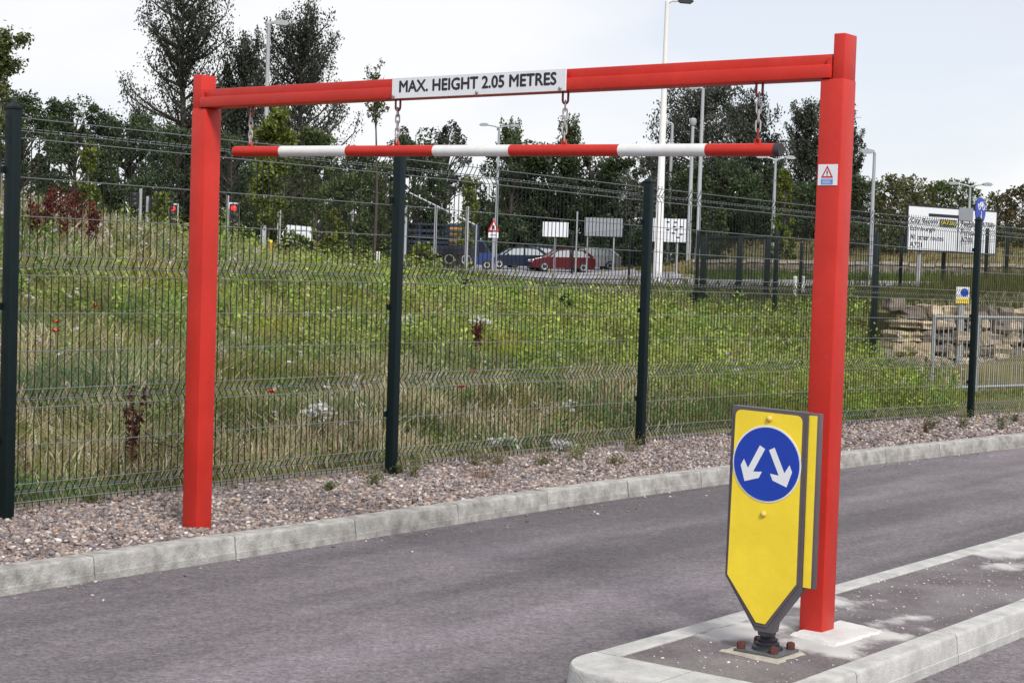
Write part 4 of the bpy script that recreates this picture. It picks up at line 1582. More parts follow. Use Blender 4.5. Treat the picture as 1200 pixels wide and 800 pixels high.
    V_, F_, C_ = leaf_cards(P, leaf, 0.62 if kind != 'poplar' else 0.5, Cl, 0.2, stretch_up=(kind == 'poplar'))
    trunk.build('trunk', bark, o_)
    np_mesh('crown', V_, F_, np.clip(C_, 0, 0.6), M_LEAF, o_)
    return o_


def tree_at(px, top, Y, wpx, kind, col, label, density=1.0, group='trees behind the meadow', leafpx=2.1, name=None, **kw):
    """stands where the ground is at distance Y; top and width read from the picture"""
    b = at(px, 300, Y)
    z0 = gz(b[0], b[1])
    tp = at(px, top, Y)
    H = tp[2] - z0
    Wd = wpx * (1.15 if kind == 'broad' else 1.0) / FPX * Y
    leaf = leafpx / FPX * Y
    hp = H / Y * FPX
    n_leaf = int(np.clip(density * 1.55 * wpx * hp / (leafpx ** 2 * 1.0) * 1.9, 400, 26000))
    nm = name or {'poplar': 'poplar_tree', 'broad': 'leafy_tree', 'bush': 'shrub', 'conical': 'conifer_tree', 'sapling': 'young_tree'}[kind]
    return build_tree(nm, (b[0], b[1], z0), label, 'shrub' if kind == 'bush' else 'tree', H, Wd, kind, col, leaf, n_leaf, group, **kw)


POP = (0.048, 0.062, 0.046)
DRK = (0.052, 0.077, 0.034)
MID = (0.075, 0.102, 0.036)
LIT = (0.135, 0.165, 0.034)
OLV = (0.105, 0.112, 0.044)
GRY = (0.070, 0.082, 0.062)
TREES = [
    # tall poplars
    (212, -40, 118, 215, 'poplar', POP, 'tallest dark poplar, behind the left red post', 1.0),
    (277, 36, 121, 125, 'poplar', POP, 'shorter poplar between the tallest one and the lamp', 1.2),
    (344, 4, 116, 165, 'poplar', POP, 'tall dark poplar behind the grey street lamp on the left', 1.25),
    (812, 88, 108, 215, 'poplar', GRY, 'broad grey-green poplar behind the tall white lamp post', 1.25),
    (868, 106, 112, 130, 'poplar', POP, 'poplar leaning right of the broad one, under the chain', 1.1),
    (936, 118, 116, 88, 'poplar', GRY, 'slim poplar just left of the right red post', 1.2),
    (978, 114, 119, 84, 'poplar', GRY, 'slim poplar half hidden by the right red post', 1.2),
    (594, 140, 138, 62, 'poplar', MID, 'spiky poplar top behind the twin-arm street lamp', 0.9),
    (662, 139, 138, 56, 'poplar', MID, 'spiky poplar top below the sign plate', 0.9),
    # left background
    (22, 112, 62, 86, 'broad', DRK, 'dark tree at the left picture edge behind the fence post', 1.1),
    (84, 116, 74, 92, 'broad', DRK, 'round dark tree left of the tallest poplar', 1.15),
    (150, 136, 80, 92, 'broad', DRK, 'dark tree just left of the left red post', 1.1),
    (205, 150, 84, 84, 'broad', DRK, 'dark tree right behind the left red post', 1.1),
    (268, 160, 82, 88, 'broad', DRK, 'dark tree behind the left end of the striped bar', 1.1),
    (366, 150, 84, 66, 'broad', MID, 'mid-green tree right of the second tall poplar', 1.05),
    (330, 178, 66, 84, 'broad', MID, 'bushy green tree behind the white arrow sign', 1.0),
    (418, 174, 76, 74, 'broad', DRK, 'dark tree above the dark traffic light', 1.0),
    (402, 205, 62, 56, 'broad', MID, 'low green tree between arrow sign and dark traffic light', 0.9),
    (446, 188, 58, 52, 'broad', MID, 'green tree left of the middle fence post', 0.95),
    (484, 152, 92, 82, 'broad', DRK, 'dark tree behind the middle fence post', 1.05),
    (520, 144, 98, 52, 'broad', GRY, 'greyish tree right of the middle fence post', 0.85),
    # middle
    (598, 166, 132, 84, 'broad', DRK, 'dark tree behind the triangular warning sign', 1.2),
    (642, 172, 134, 88, 'broad', DRK, 'dark tree left of the second chain from the right', 1.2),
    (690, 182, 133, 66, 'broad', DRK, 'dark tree behind the back of the grey road sign', 1.15),
    (722, 184, 130, 66, 'broad', DRK, 'round dark tree left of the right fence post', 1.2),
    (764, 178, 130, 58, 'broad', GRY, 'greyish tree right of the right fence post', 1.0),
    (800, 196, 100, 74, 'broad', DRK, 'dark tree behind the white three-column sign', 1.1),
    (852, 190, 104, 84, 'broad', DRK, 'dark tree behind the group of grey lamp columns', 1.15),
    (900, 196, 100, 60, 'broad', DRK, 'dark tree under the right end of the striped bar', 1.1),
    (916, 196, 82, 38, 'conical', LIT, 'pale green cone-shaped tree left of the right red post', 0.9),
    (842, 246, 86, 34, 'conical', MID, 'small green cone-shaped tree left of the pale one', 0.9),
    (950, 210, 96, 60, 'broad', DRK, 'dark tree partly behind the right red post', 1.1),
    # right
    (1008, 208, 96, 56, 'broad', DRK, 'dark round tree just right of the right red post', 1.1),
    (1042, 206, 92, 46, 'broad', OLV, 'olive tree behind the single-arm lamp on the right', 0.8),
    (1066, 208, 96, 50, 'broad', OLV, 'olive tree above the left end of the direction sign', 0.8),
    (1094, 216, 104, 52, 'broad', MID, 'green tree behind the direction sign, left half', 0.9),
    (1122, 212, 108, 56, 'broad', MID, 'green tree behind the direction sign, under the twin-arm lamp', 0.9),
    (1166, 228, 100, 46, 'broad', OLV, 'olive tree right of the blue cycle sign', 0.75),
    (1196, 222, 96, 58, 'broad', (0.085, 0.070, 0.030), 'brownish tree at the right picture edge', 0.9),
    (1240, 215, 100, 70, 'broad', MID, 'green tree beyond the right picture edge', 0.8),
    # younger and nearer
    (0, 34, 24, 74, 'sapling', (0.085, 0.11, 0.03), 'young tree with loose leaves at the left picture edge', 0.42),
    (103, 168, 34, 34, 'sapling', LIT, 'slim yellow-green young tree on the left crest', 0.95),
    (316, 132, 40, 70, 'sapling', LIT, 'light green young tree below the first chain', 0.95),
    (437, 78, 52, 40, 'sapling', MID, 'tall thin bare-stemmed young tree left of the sign plate', 0.10),
    (190, 226, 46, 36, 'sapling', LIT, 'small light green young tree by the red traffic lights', 0.7),
    (548, 212, 88, 34, 'sapling', LIT, 'pale young tree in the gap left of the dark trees', 0.7),
    # shrubs
    (388, 246, 40, 46, 'bush', LIT, 'yellow-green shrub below the dark traffic light', 0.9),
    (420, 262, 42, 40, 'bush', MID, 'green shrub left of the middle fence post', 0.9),
    (494, 286, 40, 42, 'bush', LIT, 'yellow-green shrub in front of the blue lorry', 0.9),
    (345, 272, 38, 40, 'bush', MID, 'green shrub under the white arrow sign', 0.9),
    (600, 262, 128, 60, 'bush', DRK, 'dark shrub behind the navy car', 0.9),
    (650, 268, 128, 60, 'bush', DRK, 'dark shrub behind the red car', 0.9),
    (705, 272, 128, 60, 'bush', DRK, 'dark shrub behind the silver car', 0.9),
    (752, 268, 128, 48, 'bush', DRK, 'dark shrub right of the silver car', 0.9),
    (664, 344, 33, 17, 'bush', DRK, 'small dark shrub on the bank below the red car', 0.9),
    (548, 322, 36, 18, 'bush', DRK, 'small dark shrub on the bank below the blue lorry', 0.9),
    (820, 338, 45, 22, 'bush', DRK, 'ivy-like shrub at the foot of the side fence gate', 0.9),
    (845, 385, 29, 26, 'bush', (0.035, 0.045, 0.02), 'dark weed clump in the lush bank right of the right post', 0.8),
    (1000, 262, 90, 60, 'bush', DRK, 'dark shrub at the foot of the trees right of the red post', 0.9),
    (1050, 268, 88, 50, 'bush', MID, 'green shrub left of the direction sign', 0.9),
    (1180, 268, 90, 60, 'bush', OLV, 'olive shrub right of the direction sign', 0.9),
]
for px, top, Y_, w_, kind, col, lab_, dens in TREES:
    kw = {}
    if kind == 'sapling':
        kw = dict(bare=0.25, bark='pale_bark')
        if dens < 0.4:
            kw = dict(bare=0.66, bark='bark')
    tree_at(px, top, Y_, w_, kind, col, lab_, dens, group='shrubs' if kind == 'bush' else 'trees behind the meadow', leafpx=1.75 if Y_ > 50 else 2.3, **kw)
# far wood that closes the view between the trees
fw = []
for i in range(1500):
    px = random.uniform(-250, 1450); Y_ = random.uniform(150, 175)
    b = at(px, 300, Y_)
    hgt = 4.6 + 1.8 * math.sin(px * 0.021) + 1.2 * math.sin(px * 0.057 + 1)
    fw.append((b[0], b[1], 2.0 + random.uniform(0, 1) ** 0.8 * hgt))
fw = np.array(fw)
P = np.repeat(fw, 9, 0) + rng.normal(0, 0.55, (len(fw) * 9, 3))
cols = np.repeat(np.array([DRK]) * rng.uniform(0.7, 1.5, (len(fw), 1)), 9, 0) * rng.uniform(0.75, 1.25, (len(fw) * 9, 1))
V, F, Cc = leaf_cards(P, 0.42, 0.7, cols, 0.3)
o = np_mesh('distant_wood', V, F, Cc, M_LEAF)
tag(o, 'dark band of distant woodland behind all other trees', 'woodland', kind='stuff')

# ------------------------------------------------------------------ far road, verge, low wall
def drape(name, x0, x1, y0, y1, step, lift, material, label, cat, skew=0.0):
    xs = np.arange(x0, x1 + 0.01, step); ys = np.arange(y0, y1 + 0.01, step)
    A, B_ = np.meshgrid(xs, ys, indexing='ij')
    B2 = B_ + skew * (A - x0)
    Z_ = ground_z(A, B2) + lift
    n0, n1 = A.shape
    ix = np.arange(n0 * n1).reshape(n0, n1)
    f_ = np.stack([ix[:-1, :-1], ix[1:, :-1], ix[1:, 1:], ix[:-1, 1:]], -1).reshape(-1, 4)
    o_ = np_mesh(name, np.stack([A, B2, Z_], -1).reshape(-1, 3), f_, None, material, smooth=True)
    return tag(o_, label, cat, kind='structure')


drape('far_road', -5, 60, 57, 66.5, 1.0, 0.09, 'far_asphalt', 'pale far road crossing behind the meadow', 'road', -0.03)
drape('car_park', -14, 7.6, 66.6, 124, 1.5, 0.10, 'far_asphalt', 'asphalt yard where the cars are parked', 'car park')


def far_grass(n, y0, y1, px0, px1, hmin, hmax, colfun):
    Y = np.exp(rng.uniform(math.log(y0), math.log(y1), n))
    px = rng.uniform(px0, px1, n)
    X = (px - 600) / FPX * Y
    road = ((Y > 56.5 - 0.03 * (X + 5)) & (Y < 67 - 0.03 * (X + 5)) & (X > -5.2)) | ((X > -14) & (X < 7.8) & (Y > 66) & (Y < 124))
    wall_zone = (X > 6.0) & (Y < 28.6)
    k = ~road & ~wall_zone & ~(in_meadow(X, Y) & (Y < 50))
    X, Y = X[k], Y[k]
    m_ = len(X)
    Z = ground_z(X, Y) - 0.02
    h = rng.uniform(hmin, hmax, m_) * (0.6 + 0.8 * vnoise(X, Y, 0.8, 71))
    w_ = 0.00042 * Y * rng.uniform(0.7, 1.5, m_)
    a = rng.normal(0, 0.5, m_)
    wx, wy = np.cos(a) * w_, np.sin(a) * w_
    lx = rng.normal(0, 0.3, m_) * h
    V_ = np.empty((m_, 3, 3))
    V_[:, 0] = np.stack([X - wx, Y - wy, Z], 1)
    V_[:, 1] = np.stack([X + wx, Y + wy, Z], 1)
    V_[:, 2] = np.stack([X + lx, Y, Z + h], 1)
    c_ = colfun(X, Y)
    return V_.reshape(-1, 3), np.arange(m_ * 3).reshape(-1, 3), np.repeat(c_, 3, 0)


def far_col(X, Y):
    n_ = len(X)
    c_ = np.repeat(np.array([[0.10, 0.105, 0.035]]), n_, 0)
    verge = (Y > 60) & (Y < 77) & (X > 0)
    bank = (Y >= 77) & (X > 3)
    left = (X < -3)
    c_[verge] = (0.085, 0.135, 0.022)
    mixb = rng.uniform(0, 1, n_) < 0.7
    c_[bank & mixb] = (0.30, 0.23, 0.105)
    c_[bank & ~mixb] = (0.11, 0.10, 0.04)
    mixl = rng.uniform(0, 1, n_) < 0.55
    c_[left & mixl] = (0.30, 0.25, 0.13)
    return c_ * rng.uniform(0.65, 1.3, (n_, 1))


V, F, Cc = far_grass(70000, 27, 120, -150, 1350, 0.15, 0.5, far_col)
o = np_mesh('verge_grass', V, F, Cc, M_GRASS)
tag(o, 'grass on the verges and bank around the far road', 'grass', kind='stuff')

wl_ = thing('low_stone_wall', at(820, 318, 76), 'low dark stone wall below the straw-coloured bank beyond the road', 'wall')
mbw, mbc = MB(), MB()
xs = np.linspace(8.0, 44, 60)
for a, b in zip(xs[:-1], xs[1:]):
    ya, yb = 76.5 + 0.02 * a, 76.5 + 0.02 * b
    za, zb = gz(a, ya), gz(b, yb)
    j = random.uniform(-0.04, 0.04)
    mbw.add([(x, y + dy, z + dz) for (x, y, z) in ((a, ya, za), (b, yb, zb)) for dy in (0, 0.45) for dz in (-0.3, 0.52 + j)], [(0, 1, 3, 2), (4, 6, 7, 5), (0, 4, 5, 1), (2, 3, 7, 6), (1, 5, 7, 3)])
    mbc.add([(x, y + dy, z + dz + j) for (x, y, z) in ((a + 0.02, ya, za), (b - 0.02, yb, zb)) for dy in (-0.06, 0.52) for dz in (0.52, 0.66)], [(0, 1, 3, 2), (4, 6, 7, 5), (0, 4, 5, 1), (2, 3, 7, 6), (1, 5, 7, 3)])
mbw.build('wall_body', 'far_wall_stone', wl_)
tag(mbc.build('coping_stones', 'far_coping', wl_), kind='stuff')

# ------------------------------------------------------------------ boulder retaining wall on the right
bw = thing('boulder_wall', at(1120, 431, 27.4), 'rough retaining wall of big brown stones behind the railing', 'stone wall')


def boulder(c, u, hx, hy, hz, material, seed):
    rr = np.random.default_rng(seed)
    bm = bmesh.new()
    bmesh.ops.create_cube(bm, size=2.0)
    bmesh.ops.subdivide_edges(bm, edges=bm.edges[:], cuts=2, use_grid_fill=True)
    w = np.cross(UP, u)
    ph = rr.uniform(0, 6.28, 6)
    vs_, fs = [], []
    bm.verts.index_update()
    for v in bm.verts:
        p = np.array(v.co)
        q = p / max(1e-6, np.linalg.norm(p))
        p = p * 0.74 + q * 0.36
        k = 1 + 0.10 * math.sin(3 * p[0] + ph[0]) + 0.09 * math.sin(3.3 * p[1] + ph[1]) + 0.09 * math.sin(3.7 * p[2] + ph[2]) + rr.uniform(-0.09, 0.09)
        p = p * k
        vs_.append(np.array(c) + u * p[0] * hx + w * p[1] * hy + UP * p[2] * hz)
    fs = [tuple(v.index for v in f.verts) for f in bm.faces]
    bm.free()
    return MB().add(vs_, fs).build('stone', material, bw)


wu = unit(at(1320, 432, 28.2) - at(1045, 430, 26.9))
wu[2] = 0; wu = unit(wu)
w0 = at(1045, 428, 27.0)
w0[2] = 0.14
z_ = 0.0
rows = [0.23, 0.20, 0.22, 0.18, 0.21]
sd = 100
for ri, rh in enumerate(rows):
    x_ = [0.02, -0.05, 0.05, 0.10, 0.16][ri]
    while x_ < 4.4:
        L = random.uniform(0.16, 0.36)
        if x_ < 0.3:
            L = [0.5, 0.42, 0.5, 0.46, 0.55][ri]
        c_ = w0 + wu * (x_ + L / 2) + UP * (z_ + rh / 2 + random.uniform(-0.015, 0.015)) + np.cross(UP, wu) * (0.12 + 0.05 * ri + random.uniform(-0.05, 0.05))
        sd += 1
        boulder(c_, wu, L / 2 * 0.93, random.uniform(0.2, 0.3), rh / 2 * random.uniform(0.72, 1.12), random.choice(['wall_stone', 'wall_stone', 'wall_stone_grey']), sd)
        x_ += L
    z_ += rh
MB().box(w0 + wu * 2.4 + np.cross(UP, wu) * 0.62 + UP * 0.42, wu, np.cross(UP, wu), UP, 2.25, 0.45, 0.48).build('earth_core', 'meadow_soil', bw)
for i, (px, py, Y_, r_, lab_) in enumerate([(1048, 357, 27.2, 0.13, 'small pale stone lying on the left end of the boulder wall'), (1036, 418, 26.4, 0.15, 'loose stone at the left foot of the boulder wall'),
                                            (1058, 428, 26.3, 0.17, 'loose grey stone in front of the boulder wall foot')]):
    c_ = at(px, py, Y_)
    o_ = thing('loose_stone', c_, lab_, 'stone', 'loose stones')
    _sv = bw
    bw = o_
    boulder(c_, wu, r_, r_ * 0.8, r_ * 0.75, 'wall_stone_grey', 300 + i)
    bw = _sv

# galvanised railing in front of it
rail = thing('railing', at(1135, 462, 24), 'galvanised steel railing in front of the boulder wall', 'railing')
r0, r1 = at(1091, 466, 23.6), at(1215, 468, 25.2)
for q in (r0, r1):
    q[2] = gz(q[0], q[1])
ru = unit((r1 - r0) * np.array([1, 1, 0])); RL = np.linalg.norm((r1 - r0)[:2])
zt_, zb_ = at(1091, 371, 23.6)[2], at(1091, 455, 23.6)[2]
for d_ in (0.0, 1.02, RL):
    p = r0 + ru * d_
    MB().tube([(p[0], p[1], p[2] - 0.1), (p[0], p[1], zt_ + 0.01)], 0.030 if d_ else 0.025, 8).build('post', 'galvanised', rail, smooth=True)
for zz in (zt_, zb_):
    MB().tube([(r0[0], r0[1], zz), (r0[0] + ru[0] * RL, r0[1] + ru[1] * RL, zz)], 0.022, 8).build('rail', 'galvanised', rail, smooth=True)
k = int(RL / 0.11)
for j in range(1, k):
    p = r0 + ru * (RL * j / k)
    MB().tube([(p[0], p[1], zb_), (p[0], p[1], zt_)], 0.007, 5, cap=False).build('bar', 'galvanised', rail)


# ------------------------------------------------------------------ second mesh fence running away, with a cross fence
def far_fence(posts, H, label, name='far_fence', wires=True, top_rail=False, heavy=0.035, group=None):
    o_ = thing(name, posts[0], label, 'fence')
    for p in posts:
        mb_ = MB()
        mb_.box(np.array(p) + UP * (H / 2 - 0.1), (1, 0, 0), (0, 1, 0), UP, heavy, heavy, H / 2 + 0.1, 0.004)
        mb_.build('post', 'fence_green', o_, smooth=True)
    for a, b in zip(posts[:-1], posts[1:]):
        a, b = np.array(a), np.array(b)
        L = np.linalg.norm((b - a)[:2])
        mb_ = MB()
        far_ = a[1] > 40 and b[1] > 50
        k_ = int(L / (0.3 if far_ else 0.10))
        for j in range(1, k_):
            p = a + (b - a) * j / k_
            mb_.tube([p + UP * 0.05, p + UP * (H - 0.12)], 0.002 if far_ else 0.0035, 3, cap=False)
        for hh in (0.1, 0.3, 0.65, 0.70, 1.0, 1.35, 1.40, 1.75, H - 0.15):
            mb_.tube([a + UP * hh, b + UP * hh], 0.003 if far_ else 0.005, 3, cap=False)
        tag(mb_.build('wire_mesh', 'wire_green', o_), kind='stuff')
        if top_rail:
            MB().tube([a + UP * (H - 0.06), b + UP * (H - 0.06)], 0.05, 6).build('top_rail', 'fence_green', o_)
    return o_


pa = []
for px, py, Y_ in [(1022, 430, 26.5), (906, 398, 33), (815, 368, 46), (736, 348, 61), (669, 338, 80)]:
    p = at(px, py, Y_)
    pa.append((p[0], p[1], gz(p[0], p[1])))
far_fence(pa, 2.12, 'dark green mesh fence running away from the boulder wall', heavy=0.042)
pg = []
for px, Y_ in [(822, 46.2), (864, 46.0), (897, 46.0)]:
    p = at(px, 368, Y_)
    pg.append((p[0], p[1], gz(p[0], p[1])))
zt = at(860, 276, 46)[2]
far_fence(pg, zt - pg[1][2], 'dark green gate frame standing across the side fence', 'fence_gate', top_rail=True, heavy=0.075)
pc = []
for px, Y_ in [(937, 47), (985, 45), (1054, 44), (1104, 43.5), (1154, 43), (1178, 42.5), (1240, 42)]:
    p = at(px, 345, Y_)
    pc.append((p[0], p[1], gz(p[0], p[1])))
far_fence(pc, 1.70, 'dark green mesh fence in front of the direction sign', 'cross_fence', heavy=0.04)


# ------------------------------------------------------------------ street lamps
def lamp(px, top, Y, kind, label, r0, r1, material='grey_steel', arm=1.0, px_base=None, head_mat=None):
    b = at(px_base if px_base is not None else px, 300, Y)
    tp = at(px, top, Y)
    b = np.array([tp[0], tp[1], gz(tp[0], tp[1])])
    o_ = thing('street_lamp', b, label, 'street lamp', 'street lamps')
    H = tp[2]
    MB().tube([b - UP * 0.2, b + UP * 1.2, b + UP * 1.25, (b[0], b[1], H)], [r0 * 1.15, r0 * 1.15, r0, r1], 10).build('column', material, o_, smooth=True)
    dirs = {'right': [1], 'left': [-1], 'twin': [-1, 1], 'post': [0]}[kind]
    for d_ in dirs:
        if d_ == 0:
            MB().lathe([(r1 * 1.6, 0), (r1 * 2.4, 0.15), (r1 * 2.2, 0.35), (r1, 0.42)], (b[0], b[1], H), UP, 10).build('lantern', 'pale_steel', o_, smooth=True)
            continue
        e = np.array([b[0] + d_ * arm, b[1], H + (0.12 if kind == 'twin' else 0.04)])
        MB().tube([(b[0], b[1], H - 0.05), (b[0] + d_ * arm * 0.3, b[1], H + 0.04), e], [r1 * 0.9, r1 * 0.7, r1 * 0.6], 8).build('arm', material, o_, smooth=True)
        hl = max(0.36, arm * 0.45)
        mb_ = MB()
        out = [(-0.1, 0.0), (0.0, -0.07), (hl, -0.09), (hl + 0.10, -0.02), (hl, 0.07), (0.15, 0.10), (-0.05, 0.06)]
        mb_.prism([(a * d_, c_) for a, c_ in out], e + np.array([-d_ * hl * 0.25, -0.13, 0]), (1, 0, 0), UP, (0, 1, 0), 0.26)
        mb_.build('lantern', head_mat or material, o_, smooth=True)
    return o_


lamp(315, 28, 58, 'right', 'grey street lamp standing in front of the second tall poplar', 0.085, 0.060, 'pale_steel', 0.35, head_mat='pale_steel')
lamp(585, 149, 105, 'twin', 'twin-arm street lamp above the triangular warning sign', 0.11, 0.07, 'grey_steel', 0.85)
lamp(782, 2, 60, 'right', 'tall white lamp post right of the right fence post, dark head', 0.150, 0.075, 'white_paint', 0.55, head_mat='signal_black')
lamp(788, 145, 100, 'left', 'short grey lamp just right of the tall white post', 0.11, 0.08, 'pale_steel', 0.30, head_mat='pale_steel')
lamp(812, 147, 98, 'post', 'post-top grey lamp between two taller grey columns', 0.13, 0.09, 'pale_steel')
lamp(824, 104, 80, 'left', 'tall grey lamp, rightmost of the group beside the white post', 0.11, 0.075, 'pale_steel', 0.35, head_mat='pale_steel')
lamp(909, 187, 85, 'twin', 'twin-arm street lamp under the right end of the striped bar', 0.10, 0.06, 'grey_steel', 0.62, head_mat='pale_steel')
lamp(1025, 179, 70, 'left', 'single-arm grey street lamp right of the right red post', 0.09, 0.06, 'grey_steel', 0.20)
lamp(1137, 218, 95, 'twin', 'twin-arm street lamp above the direction sign', 0.09, 0.06, 'grey_steel', 0.85)


# ------------------------------------------------------------------ traffic lights
def signal(px, top, Y, label, lit=False, head_dx=0.25, head_h=0.95, board=True, pole_top=None, facing=True):
    tp = at(px, pole_top if pole_top is not None else top, Y)
    b = np.array([tp[0], tp[1], gz(tp[0], tp[1])])
    o_ = thing('traffic_light', b, label, 'traffic light', 'traffic lights at the junction')
    MB().tube([b - UP * 0.2, (b[0], b[1], tp[2])], 0.06, 8).build('pole', 'pale_steel', o_, smooth=True)
    ht = at(px, top, Y)[2]
    cx = b[0] + head_dx
    if board:
        MB().box((cx, b[1] - 0.02, ht - head_h / 2), (1, 0, 0), (0, 1, 0), UP, 0.21, 0.015, head_h / 2 + 0.06, 0.004).build('backing_board', 'white_paint', o_)
    hd = MB().box((cx + 0.02, b[1] - 0.15, ht - head_h / 2), (1, 0, 0), (0, 1, 0), UP, 0.16, 0.11, head_h / 2, 0.02).build('signal_head', 'signal_black', o_)
    for i in range(3):
        lit_ = lit and i == 0
        MB().lathe([(0.105, 0), (0.10, 0.02), (0.05, 0.035)], (cx + 0.02, b[1] - 0.262, ht - head_h * (0.19 + 0.31 * i)), (0, -1, 0), 12).build('lens', 'lamp_red_glow' if lit_ else 'lens_dark', hd)
    return o_


signal(165, 226, 66, 'grey signal pole, leftmost by the red traffic lights', False, -0.22, 0.6, False, pole_top=221)
signal(173, 232, 70, 'dark signal head on a thin pole, second from left', False, 0.25, 0.5, False, pole_top=230)
signal(190, 232, 68, 'grey signal pole between dark head and lit head', False, 0.3, 0.45, False, pole_top=228)
signal(199, 240, 74, 'small red-lit traffic light left of the left red post', True, 0.17, 0.85, True, pole_top=239)
signal(267, 239, 66, 'red-lit traffic light right of the left red post', True, 0.26, 0.85, True, pole_top=229)
signal(328, 240, 64, 'traffic light seen from behind, left of the arrow sign', False, -0.24, 0.85, True, pole_top=238)
signal(413, 251, 64, 'dark unlit traffic light left of the middle fence post', False, -0.20, 0.62, True, pole_top=246)


# ------------------------------------------------------------------ signs
def board(name, quad_px, label, cat, material, posts=(), group=None, thick=0.05, back='sign_back', post_mat='pale_steel', border=None):
    """flat sign board from its four surveyed corners (TL, TR, BR, BL as px, py, Y)"""
    c4 = [at(*q) for q in quad_px]
    ctr = np.mean(c4, 0)
    b = np.array([ctr[0], ctr[1], gz(ctr[0], ctr[1])])
    o_ = thing(name, b, label, cat, group)
    u = unit((c4[1] - c4[0]) * np.array([1, 1, 0]))
    nrm = np.cross(u, UP)                      # towards the camera side
    if nrm[1] > 0:
        nrm = -nrm
    w = np.linalg.norm((c4[1] - c4[0])[:2])
    ht = ((c4[0][2] - c4[3][2]) + (c4[1][2] - c4[2][2])) / 2
    lo = np.array([(c4[0][0] + c4[3][0]) / 2, (c4[0][1] + c4[3][1]) / 2, (c4[3][2] + c4[2][2]) / 2])
    body = MB().box(lo + u * w / 2 + UP * ht / 2 - nrm * thick / 2, u, nrm, UP, w / 2, thick / 2, ht / 2, 0.004).build('board', material, o_)
    if border:
        mb_ = MB()
        bw_ = border
        for (x0, x1, y0, y1) in ((-bw_, w + bw_, -bw_, 0), (-bw_, w + bw_, ht, ht + bw_), (-bw_, 0, 0, ht), (w, w + bw_, 0, ht)):
            mb_.box(lo + u * (x0 + x1) / 2 + UP * (y0 + y1) / 2 - nrm * thick / 2, u, nrm, UP, (x1 - x0) / 2, thick / 2 + 0.006, (y1 - y0) / 2)
        mb_.build('border', 'ink', o_)
    for f in posts:
        p = lo + u * w * f - nrm * (thick + 0.06)
        MB().tube([(p[0], p[1], gz(p[0], p[1]) - 0.2), (p[0], p[1], lo[2] + ht * 0.95)], 0.055, 8).build('post', post_mat, o_, smooth=True)
    return o_, body, lo, u, nrm, w, ht


def sign_text(body, rows_, lo, u, nrm, material='ink', bold=0.02):
    for words, x, y, w, h in rows_:
        mb_ = MB()
        text_on(mb_, words, lo + u * x + UP * y + nrm * 0.004, u, UP, w, h, bold)
        tag(mb_.build('lettering', material, body), kind='stuff')


# direction sign
o_, body, lo, u, nrm, w, ht = board('direction_sign', [(1065, 241, 42), (1168, 249, 44.2), (1166, 298, 44.2), (1063, 291.5, 42)], 'large white road direction sign with black lettering on the right', 'road sign', 'sign_white', (0.17,), border=0.035)
MB().box(lo + u * w * 0.555 + UP * ht * 0.40 + nrm * 0.006, u, nrm, UP, 0.02, 0.003, ht * 0.39).build('divider', 'ink', body)
mb = MB()
mb.prism([(x, y) for x, y in rounded([(0.22 * w, 0.79 * ht), (0.56 * w, 0.79 * ht), (0.56 * w, 0.86 * ht), (0.22 * w, 0.86 * ht)], [0.02, 0, 0, 0.02])], lo + nrm * 0.003, u, UP, nrm, 0.004)
mb.build('arrow_bar', 'ink', body)
MB().box(lo + u * w * 0.635 + UP * ht * 0.90 + nrm * 0.014, u, nrm, UP, w * 0.080, 0.008, ht * 0.15).build('grey_panel', 'sign_back', body)
sign_text(body, [('City Bypass', 0.025 * w, 0.60 * ht, 0.30 * w, 0.13 * ht), ('Edinburgh', 0.025 * w, 0.415 * ht, 0.27 * w, 0.13 * ht), ('All other routes', 0.025 * w, 0.235 * ht, 0.37 * w, 0.12 * ht),
                 ('A701', 0.025 * w, 0.06 * ht, 0.13 * w, 0.12 * ht), ('Peebles', 0.59 * w, 0.60 * ht, 0.19 * w, 0.13 * ht), ('(A703)', 0.81 * w, 0.60 * ht, 0.16 * w, 0.14 * ht),
                 ('Penicuik', 0.59 * w, 0.415 * ht, 0.22 * w, 0.13 * ht), ('A701', 0.59 * w, 0.235 * ht, 0.13 * w, 0.12 * ht)], lo, u, nrm)
MB().box(lo + u * w * 0.44 + UP * ht * 0.655 + nrm * 0.004, u, nrm, UP, w * 0.095, 0.003, ht * 0.085).build('road_number_panel', 'sign_green', body)
sign_text(body, [('(A720)', 0.36 * w, 0.60 * ht, 0.165 * w, 0.11 * ht)], lo, u, nrm + nrm * 0.8, 'sign_yellow', 0.02)

# cycle path sign
c_ = at(1149.5, 247, 30)
o_ = thing('cycle_sign', (c_[0], c_[1], gz(c_[0], c_[1])), 'round blue cycle and pedestrian sign above the far fence post', 'road sign')
rot = R(54)
u = np.array([math.cos(rot), math.sin(rot), 0]); nrm = np.array([math.sin(rot), -math.cos(rot), 0])
rd = 15.5 / FPX * 30
pp = c_ - nrm * 0.05 - u * 0.03
MB().tube([(pp[0], pp[1], gz(pp[0], pp[1]) - 0.2), (pp[0], pp[1], c_[2] + rd * 0.6)], 0.035, 8).build('post', 'grey_steel', o_, smooth=True)
dsk = MB().prism(disc(32, rd), c_, u, UP, -nrm, 0.02).build('disc', 'blue_sheet', o_)
mb = MB()
for cx in (-0.42, 0.42):
    ring_ = [c_ + u * (cx + 0.24 * math.cos(a)) * rd + UP * (0.28 + 0.22 * math.sin(a)) * rd + nrm * 0.004 for a in np.linspace(0, 2 * math.pi, 14, endpoint=False)]
    mb.tube(ring_, 0.009, 4, closed=True)
